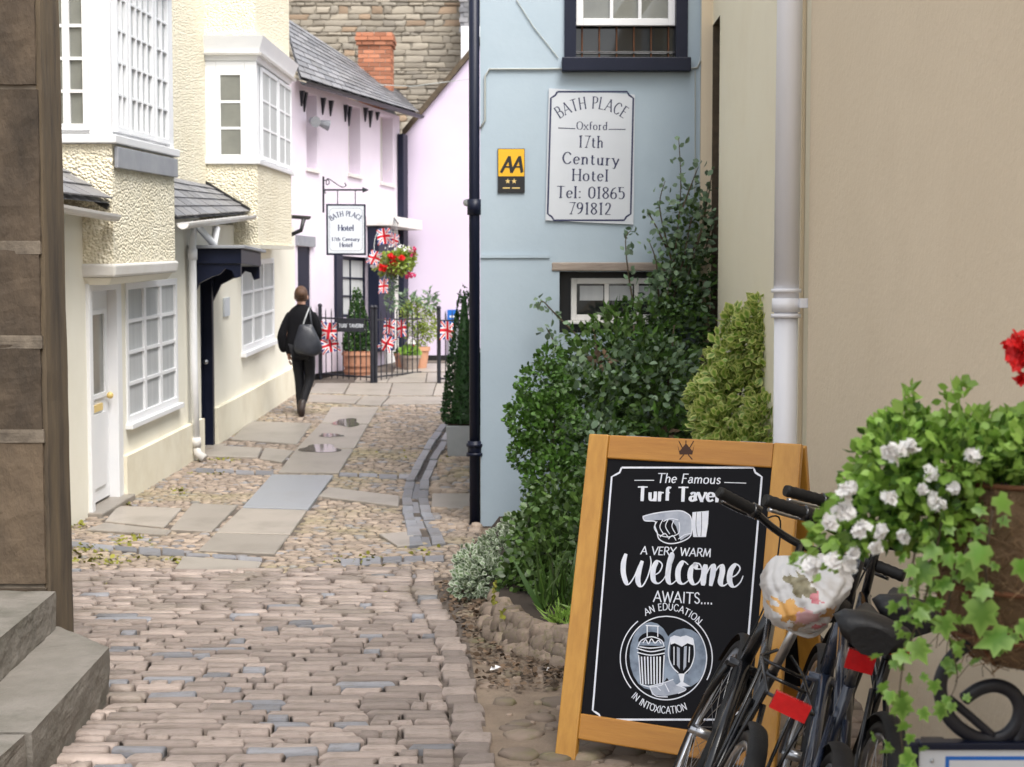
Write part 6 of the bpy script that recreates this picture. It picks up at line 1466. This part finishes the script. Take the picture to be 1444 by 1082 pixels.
for a in (('red white and blue union flag on the railing, upper of two beside the walking woman', 464, 466, 25, 24, yq, 8), ('union flag on the railing, lower of two beside the walking woman', 466, 487, 24, 21, yq, -10),
          ('union flag at the left of the pair on the open gate leaf', 549, 461, 15, 22, gB.y + .6, 5), ('union flag nearest the yellow green potted shrub', 566, 463, 14, 26, gB.y + 1.2, 0),
          ('low union flag at the bottom of the open gate leaf', 546, 484, 19, 22, gB.y + .5, 30), ('union flag on the short railing stub beside the clipped cone', 631, 467, 20, 26, gC.y - .12, 0),
          ('union flag hanging under the flower basket', 541, 404, 13, 20, 23.4, 4), ('topmost union flag under the porch roof', 542, 334, 20, 22, 24.0, -8),
          ('small union flag beside the topmost one by the porch', 556, 339, 13, 18, 24.2, 10), ('union flag tucked at the left edge of the flower basket', 528, 364, 17, 20, 23.4, 25)):
    union_flag(*a)
MB_ = MB().tube(crom([V(PY(541, 395, 23.4)), V(PY(546, 370, 23.5)), V(PY(528, 354, 23.4)), V(PY(534, 326, 24)), V(PY(558, 328, 24.2))], 4), .005, 4)
tag(MB_.build('bunting_cord', M['cable']), 'thin cord carrying the flags by the flower basket', 'cord')
# ------------------------------------------------------------------ woman walking away
def skin_body(name, verts, edges, radii, m, parent, sub=2, root=0):
    me = bpy.data.meshes.new(name); me.from_pydata([tuple(v) for v in verts], edges, []); o = bpy.data.objects.new(name, me); link(o, parent)
    sk = o.modifiers.new('skin', 'SKIN'); sk.use_smooth_shade = True; sk.branch_smoothing = .6
    ly = me.skin_vertices[0].data if me.skin_vertices else None
    if ly is None:
        bpy.context.view_layer.objects.active = o; ly = me.skin_vertices[0].data
    for i, r in enumerate(radii): ly[i].radius = r if isinstance(r, tuple) else (r, r)
    ly[root].use_root = True
    s_ = o.modifiers.new('sub', 'SUBSURF'); s_.levels = s_.render_levels = sub; me.materials.append(M[m]); return o
fp = G(427, 588); HT = 1.66
wm = thing('person', 'woman in black jacket and leggings walking away with a dark shoulder bag', 'person', fp)
def W3(x, y, z): return V(fp.x + x, fp.y + y, fp.z + z)
k = fp.y / 2000
# skeleton seen from behind: left leg planted, right leg lifted back
Vt = [W3(.0, .0, .90), W3(-.01, .0, 1.08), W3(-.01, .0, 1.26), W3(-.01, .01, 1.38), W3(-.01, .02, 1.46), W3(-.015, .03, 1.55), W3(-.015, .035, 1.62),
      W3(-.07, .0, .86), W3(-.045, .03, .50), W3(-.03, .0, .1), W3(-.03, .09, .035),                   # left leg
      W3(.085, .0, .86), W3(.095, .02, .50), W3(.01, -.14, .16), W3(.01, -.2, .07),                    # right leg, heel up
      W3(-.13, .0, 1.32), W3(-.2, -.02, 1.10), W3(-.19, .05, .86), W3(-.18, .07, .78),                # left arm
      W3(.11, .0, 1.32), W3(.18, -.02, 1.12), W3(.18, .1, 1.0), W3(.15, .17, 1.02)]
Ed = [(0, 1), (1, 2), (2, 3), (3, 4), (4, 5), (5, 6), (0, 7), (7, 8), (8, 9), (9, 10), (0, 11), (11, 12), (12, 13), (13, 14), (3, 15), (15, 16), (16, 17), (17, 18), (3, 19), (19, 20), (20, 21), (21, 22)]
Rd = [(.14, .1), (.12, .09), (.11, .08), (.06, .05), .045, (.07, .08), (.06, .07), (.085, .085), .06, .042, .035, (.085, .085), .06, .04, .035, .04, .04, .034, .03, .04, .04, .034, .03]
skin_body('body', Vt, Ed, Rd, 'skin', wm)
# leggings follow both legs
skin_body('leggings', [W3(0, 0, .88)] + [Vt[i] for i in (7, 8, 9, 11, 12, 13)], [(0, 1), (1, 2), (2, 3), (0, 4), (4, 5), (5, 6)], [(.15, .12), (.1, .1), .068, .05, (.1, .1), .068, .05], 'legging', wm)
for (a, b_, c) in ((W3(-.03, 0, .2), W3(-.03, .0, .06), W3(-.03, .11, .035)), (W3(.02, -.12, .24), W3(.01, -.19, .1), W3(.01, -.15, .015))):
    skin_body('boot', [a, a.lerp(b_, .5), b_, c], [(0, 1), (1, 2), (2, 3)], [.058, .05, .05, .038], 'boot', wm)
# loose jacket: lofted rings with hem flare
def loft(name, rings, m, parent, n=22, wob=.0, caps=True):
    b = MB()
    for q, (cx, cy, cz_, rx, ry) in enumerate(rings):
        for j in range(n):
            a = 2 * math.pi * j / n; w = 1 + wob * math.sin(5 * a + q * .7) + wob * .6 * math.sin(3 * a - q); b.v.append(tuple(W3(cx + rx * w * math.cos(a), cy + ry * w * math.sin(a), cz_)))
    for i in range(len(rings) - 1):
        for j in range(n): b.f.append((i * n + j, i * n + (j + 1) % n, i * n + n + (j + 1) % n, i * n + n + j)); b.m.append(0)
    o = b.build(name, M[m], parent, smooth=True); s_ = o.modifiers.new('sub', 'SUBSURF'); s_.levels = s_.render_levels = 1; return o
loft('jacket', [(-.02, .0, .82, .19, .14), (-.02, .0, .86, .2, .15), (-.02, 0, 1.0, .19, .145), (-.01, 0, 1.12, .175, .13), (-.01, 0, 1.25, .185, .125), (-.01, 0, 1.345, .18, .11), (-.01, .01, 1.41, .125, .09), (-.012, .015, 1.445, .07, .065), (-.012, .018, 1.46, .058, .058)], 'cloth_black', wm, wob=.03)
skin_body('sleeve', [W3(-.13, .0, 1.36), W3(-.2, -.01, 1.22), W3(-.26, -.02, 1.05), W3(-.245, .02, .90), W3(-.22, .04, .84)], [(0, 1), (1, 2), (2, 3), (3, 4)], [.06, .066, .072, .07, .055], 'cloth_black', wm)
skin_body('sleeve', [W3(.12, .0, 1.36), W3(.185, -.01, 1.22), W3(.21, -.01, 1.08), W3(.19, .08, 1.0)], [(0, 1), (1, 2), (2, 3)], [.06, .062, .058, .05], 'cloth_black', wm)
# left hand with separate fingers
hnd = W3(-.18, .07, .775)
skin_body('hand', [hnd + V(0, 0, .05), hnd, hnd + V(.0, .0, -.045)], [(0, 1), (1, 2)], [(.022, .028), (.026, .036), (.02, .036)], 'skin', wm, 1)
for i in range(4):
    q = hnd + V(.0, -.03 + .02 * i, -.05); L_ = (.05, .065, .07, .055)[i]
    skin_body('finger', [q, q + V(.012, 0, -L_ * .5), q + V(.03, 0, -L_ * .85)], [(0, 1), (1, 2)], [.0105, .0095, .008], 'skin', wm, 1)
skin_body('thumb', [hnd + V(.0, .035, .01), hnd + V(.015, .055, -.02), hnd + V(.025, .055, -.045)], [(0, 1), (1, 2)], [.012, .011, .009], 'skin', wm, 1)
# head turned away: hair cap with low bun, ears
b = MB(); b.ball(W3(-.015, .035, 1.585), (.088, .105, .118), 20, 14); hair = b.build('hair', M['hair'], wm, smooth=True)
b = MB(); b.ball(W3(-.0, -.085, 1.595), (.06, .05, .056), 14, 10); b.build('bun', M['hair'], hair, smooth=True)
MB().tube([W3(-.05, -.045, 1.555), W3(-.005, -.03, 1.58), W3(.04, -.045, 1.555)], .012, 8).build('band', M['hair'], hair, smooth=True)
for s in (-1, 1): MB().ball(W3(-.015 + s * .082, .05, 1.55), (.012, .022, .03), 8, 6).build('ear', M['skin'], wm, smooth=True)
b = MB(); b.ball(W3(-.015, .085, 1.555), (.07, .065, .1), 16, 10); b.ball(W3(-.015, .15, 1.55), (.012, .016, .02), 8, 6); 
b.build('face', M['skin'], wm, smooth=True)
MB().tube([W3(-.012, .018, 1.44), W3(-.013, .022, 1.5)], [.058, .05], 14).build('neck', M['skin'], wm, smooth=True)
# shoulder bag with strap
bag = thing('shoulder_bag', 'slouchy dark grey leather bag hanging from the walking woman\'s right shoulder', 'bag', W3(.1, -.12, .8))
b = MB(); n = 24; prof = [(.80, .10, .05), (.82, .16, .085), (.88, .185, .1), (.96, .18, .095), (1.05, .155, .08), (1.13, .12, .055), (1.18, .09, .03), (1.2, .07, .012)]
for i, (z, rx, ry) in enumerate(prof):
    for j in range(n):
        a = 2 * math.pi * j / n; w = 1 + .05 * math.sin(4 * a + i) + .03 * math.sin(7 * a - 2 * i); p = W3(.075 + rx * w * math.cos(a) + .03 * (1 - (z - .8) / .4), -.17 + ry * w * math.sin(a), z + .015 * math.sin(2 * a + i)); b.v.append(tuple(p))
for i in range(len(prof) - 1):
    for j in range(n): b.f.append((i * n + j, i * n + (j + 1) % n, i * n + n + (j + 1) % n, i * n + n + j)); b.m.append(0)
b.f += [tuple(range(n)), tuple(range((len(prof) - 1) * n, len(prof) * n))]; b.m += [0, 0]
o = b.build('bag_body', M['bagleather'], bag, smooth=True); s_ = o.modifiers.new('s', 'SUBSURF'); s_.levels = s_.render_levels = 1
for dx in (-.03, .03): MB().tube(crom([W3(.09 + dx * 2, -.16, 1.17), W3(.1 + dx, -.14, 1.3), W3(.11, -.06, 1.42), W3(.11, .05, 1.4), W3(.12, .13, 1.25)], 5), .011, 6).build('strap', M['galv'] if dx < 0 else M['bagleather'], bag, smooth=True)

# ------------------------------------------------------------------ near basket, iron scrolls and sign, right foreground
YK = 2.5; s = YK / 2000
bc = PY(1452, 700, YK + .05)
fb = thing('flower_basket', 'coir lined basket overflowing with white flowers and ivy, nearest at the right', 'flower basket', bc + V(0, 0, -.3))
prof = [(.02, -.315), (.09, -.295), (.14, -.24), (.165, -.15), (.172, -.05), (.172, .03), (.16, .035), (.155, .0)]
MB().lathe(bc, prof, 36).build('liner', M['coir'], fb, smooth=True)
b = MB()
for i in range(2600):
    a = NR.uniform(0, 2 * math.pi); h = NR.uniform(-.3, .03); r = np.interp(h, [-.315, -.295, -.24, -.15, -.05, .03], [.02, .09, .14, .165, .172, .172]) + .003
    p = V(bc.x + r * math.cos(a), bc.y + r * math.sin(a), bc.z + h)
    if p.y > bc.y + .05: continue
    d = V(NR.normal(), NR.normal(), NR.normal()) * .012; b.tube([p, p + d * .6 + V(math.cos(a), math.sin(a), 0) * .006, p + d * 1.6], .0009, 3, caps=False)
o = b.build('coir_strands', M['coirstrand'], fb, fix=False); o['kind'] = 'stuff'
for h, r in ((.035, .176), (-.15, .172), (-.24, .146)): MB().lathe(bc + V(0, 0, h), [(r + .005 * math.cos(a), .005 * math.sin(a)) for a in [2 * math.pi * i / 6 for i in range(6)]], 40, closed=True).build('wire_ring', M['rust'], fb, smooth=True)
for i in range(10):
    a = 2 * math.pi * i / 10; MB().tube([(bc.x + (r + .004) * math.cos(a), bc.y + (r + .004) * math.sin(a), bc.z + h) for r, h in ((.174, .035), (.172, -.05), (.167, -.15), (.142, -.24), (.09, -.297))], .003, 5).build('wire_rib', M['rust'], fb)
MB().lathe(bc, [(.001, .005), (.158, .005)], 24).build('soil', M['soil'], fb)
bl = [pb(1400, 625, YK + .02, 70, .13, 45), pb(1330, 650, YK + .0, 70, .14, 60), pb(1260, 660, YK + .0, 55, .12, 60), pb(1230, 720, YK, 50, .1, 55), pb(1300, 720, YK - .02, 65, .12, 55), pb(1430, 640, YK - .05, 50, .12, 40), pb(1185, 750, YK - .02, 32, .08, 30), pb(1280, 610, YK + .05, 40, .1, 35), pb(1500, 625, YK, 70, .14, 45), pb(1570, 660, YK, 55, .12, 50), pb(1480, 620, YK + .15, 80, .1, 40)]
bush('foliage', 'leaf_bright', fb, bl, 3700, .024, 'oval', inner=.3, up=.5)
bush('dark_foliage', 'leaf_box', fb, bl, 1300, .022, 'oval', inner=.2, up=.5)
P = [[PY(x, y, YK + dz) for x, y in pp] for pp, dz in (([(1300, 620), (1290, 570), (1285, 545)], .05), ([(1275, 620), (1272, 575), (1280, 548)], .0), ([(1340, 610), (1335, 570), (1345, 545)], .05), ([(1355, 600), (1352, 560), (1357, 543)], .0), ([(1380, 600), (1375, 575)], .0), ([(1400, 600), (1425, 590), (1444, 588)], .0), ([(1250, 640), (1230, 610), (1228, 600)], .05), ([(1220, 740), (1170, 760), (1130, 790)], -.03), ([(1210, 760), (1160, 800), (1110, 795)], -.05), ([(1240, 640), (1210, 660), (1180, 700)], .0))]
stems('stems', 'leaf_bright', fb, P, .003); C, D = along(P, .009, .006); q = NR.normal(size=C.shape); leafmesh('shoot_leaves', 'leaf_bright', fb, C, D * .6 + q * .6, q[:, [1, 2, 0]] + [0, -.4, .6], .024, 'oval')
fl = [(1260, 635, 16), (1283, 630, 12), (1322, 710, 12), (1313, 668, 8), (1370, 640, 8), (1375, 645, 6), (1195, 690, 14), (1190, 720, 14), (1215, 745, 10), (1175, 790, 10), (1195, 800, 12), (1145, 800, 12), (1170, 735, 9), (1255, 700, 8), (1235, 770, 9), (1300, 690, 6), (1205, 780, 8), (1240, 750, 8), (1345, 690, 6), (1275, 755, 7), (1500, 640, 12), (1545, 680, 12), (1580, 650, 9)]
for x, y, r in fl: bush('white_flower', 'petal_white', fb, [pb(x, y, YK - .13 + NR.uniform(-.02, .02), r, .012, r)], int(6 + r * 1.1), .019, 'petal', inner=.1)
# ivy trails
IV = [(1385, 850, 55), (1420, 895, 50), (1440, 790, 30), (1310, 795, 38), (1300, 850, 42), (1330, 870, 36), (1290, 800, 30), (1265, 920, 38), (1290, 905, 34), (1272, 985, 36), (1360, 790, 34), (1340, 820, 30), (1395, 830, 40), (1437, 880, 40), (1385, 770, 34), (1320, 770, 30), (1255, 975, 24), (1275, 1062, 30), (1300, 1000, 22), (1408, 700, 30), (1375, 715, 28)]
C = np.array([tuple(PY(x, y, YK - .13 - (.06 if x > 1360 else 0))) for x, y, r in IV]); n = len(IV); q = NR.normal(size=(n, 3))
v_, f_, e_ = TP['ivy']
for i in range(n):
    o = leafmesh('ivy_leaf', 'leaf_ivy', fb, C[i:i + 1], (q[i:i + 1] * [.5, .2, .3] + [0, -.1, -.7]), q[i:i + 1] * .35 + [0, -1, .35], IV[i][2] * s * .85, 'ivy', .25)
tr = [[PY(x, y, YK - .11) for x, y in pp] for pp in ([(1330, 730), (1315, 800), (1300, 860), (1275, 930), (1268, 1000), (1275, 1075)], [(1400, 720), (1390, 800), (1400, 860), (1425, 910)], [(1370, 760), (1345, 820), (1335, 880), (1350, 950), (1340, 985)], [(1290, 780), (1280, 850), (1300, 900)])]
stems('ivy_stems', 'bark', fb, tr, .0025)
C, D = along(tr, .03, .016); q = NR.normal(size=C.shape); leafmesh('small_ivy_leaves', 'leaf_ivy', fb, C, q * .6 + [0, 0, -.5], q[:, [1, 2, 0]] * .5 + [0, -1, .3], .022, 'ivy')
# red bloom at the frame edge
P = [[PY(1462, 640, YK), PY(1455, 560, YK), PY(1440, 500, YK)]]; stems('flower_stalk', 'leaf_bright', fb, P, .003)
bush('red_flower', 'petal_red', fb, [pb(1437, 495, YK, 16, .03, 26), pb(1445, 535, YK, 6, .02, 8)], 70, .026, 'petal', inner=.2)
# iron scroll stand carrying the basket and the sign
ss = thing('scroll_sign_stand', 'dark iron scrolls above a blue bordered white sign, cut by the right corner', 'sign', PY(1400, 1400, YK))
def sp_(pts, Y=YK + .02): return crom([PY(x, y, Y) for x, y in pts], 6)
MB().tube(sp_([(1444, 903), (1410, 897), (1372, 905), (1342, 928), (1326, 962), (1332, 1000), (1352, 1026), (1382, 1042), (1412, 1040), (1432, 1022), (1438, 998), (1428, 977), (1405, 967), (1380, 972), (1357, 988)]), [.013] * 84 + [.008], 10, sx=.7).build('scroll', M['iron'], ss, smooth=True)
MB().tube(sp_([(1540, 903), (1500, 897), (1480, 905), (1470, 928), (1458, 962), (1448, 1000), (1440, 1030), (1435, 1046)]), .011, 10, sx=.7).build('scroll', M['iron'], ss, smooth=True)
MB().tube(sp_([(1338, 985), (1368, 1010), (1400, 1038)]), .008, 8).build('strap', M['iron'], ss, smooth=True)
x0, x1 = PY(1283, 1046, YK).x, PY(1283, 1046, YK).x + .62; z1 = PY(1283, 1048, YK).z; z0 = z1 - .42
MB().box(x0, x0 + .018, YK, YK + .03, z0, z1).box(x1 - .018, x1, YK, YK + .03, z0, z1).box(x0 + .0181, x1 - .0181, YK, YK + .03, z1 - .014, z1).box(x0 + .0181, x1 - .0181, YK, YK + .03, z0, z0 + .014).build('sign_frame', M['navy'], ss, bev=.003)
MB().box(x0 + .0185, x1 - .0185, YK + .006, YK + .02, z0 + .0145, z1 - .0145).build('sign_panel', M['sign_white'], ss)
yy = YK + .0055; e = .075; hgt = .028
bx0, bx1, bz1, bz0 = x0 + .066, x1 - .066, z1 - .026, z0 + .04
MB().box(bx0, bx1, yy, yy + .0004, bz1 - .007, bz1).box(bx0, bx1, yy, yy + .0004, bz0, bz0 + .007).box(bx0, bx0 + .007, yy, yy + .0004, bz0 + .0071, bz1 - .0071).box(bx1 - .007, bx1, yy, yy + .0004, bz0 + .0071, bz1 - .0071).build('blue_border', M['bluesign'], ss)
MB().ball((x0 + .042, yy, z1 - .034), .004, 8, 5).build('screw', M['steel'], ss, smooth=True)
for x in (x0 + .06, x1 - .06): MB().box(x - .02, x + .02, YK + .031, YK + .07, 0, z1 - .01).build('post', M['iron'], ss)
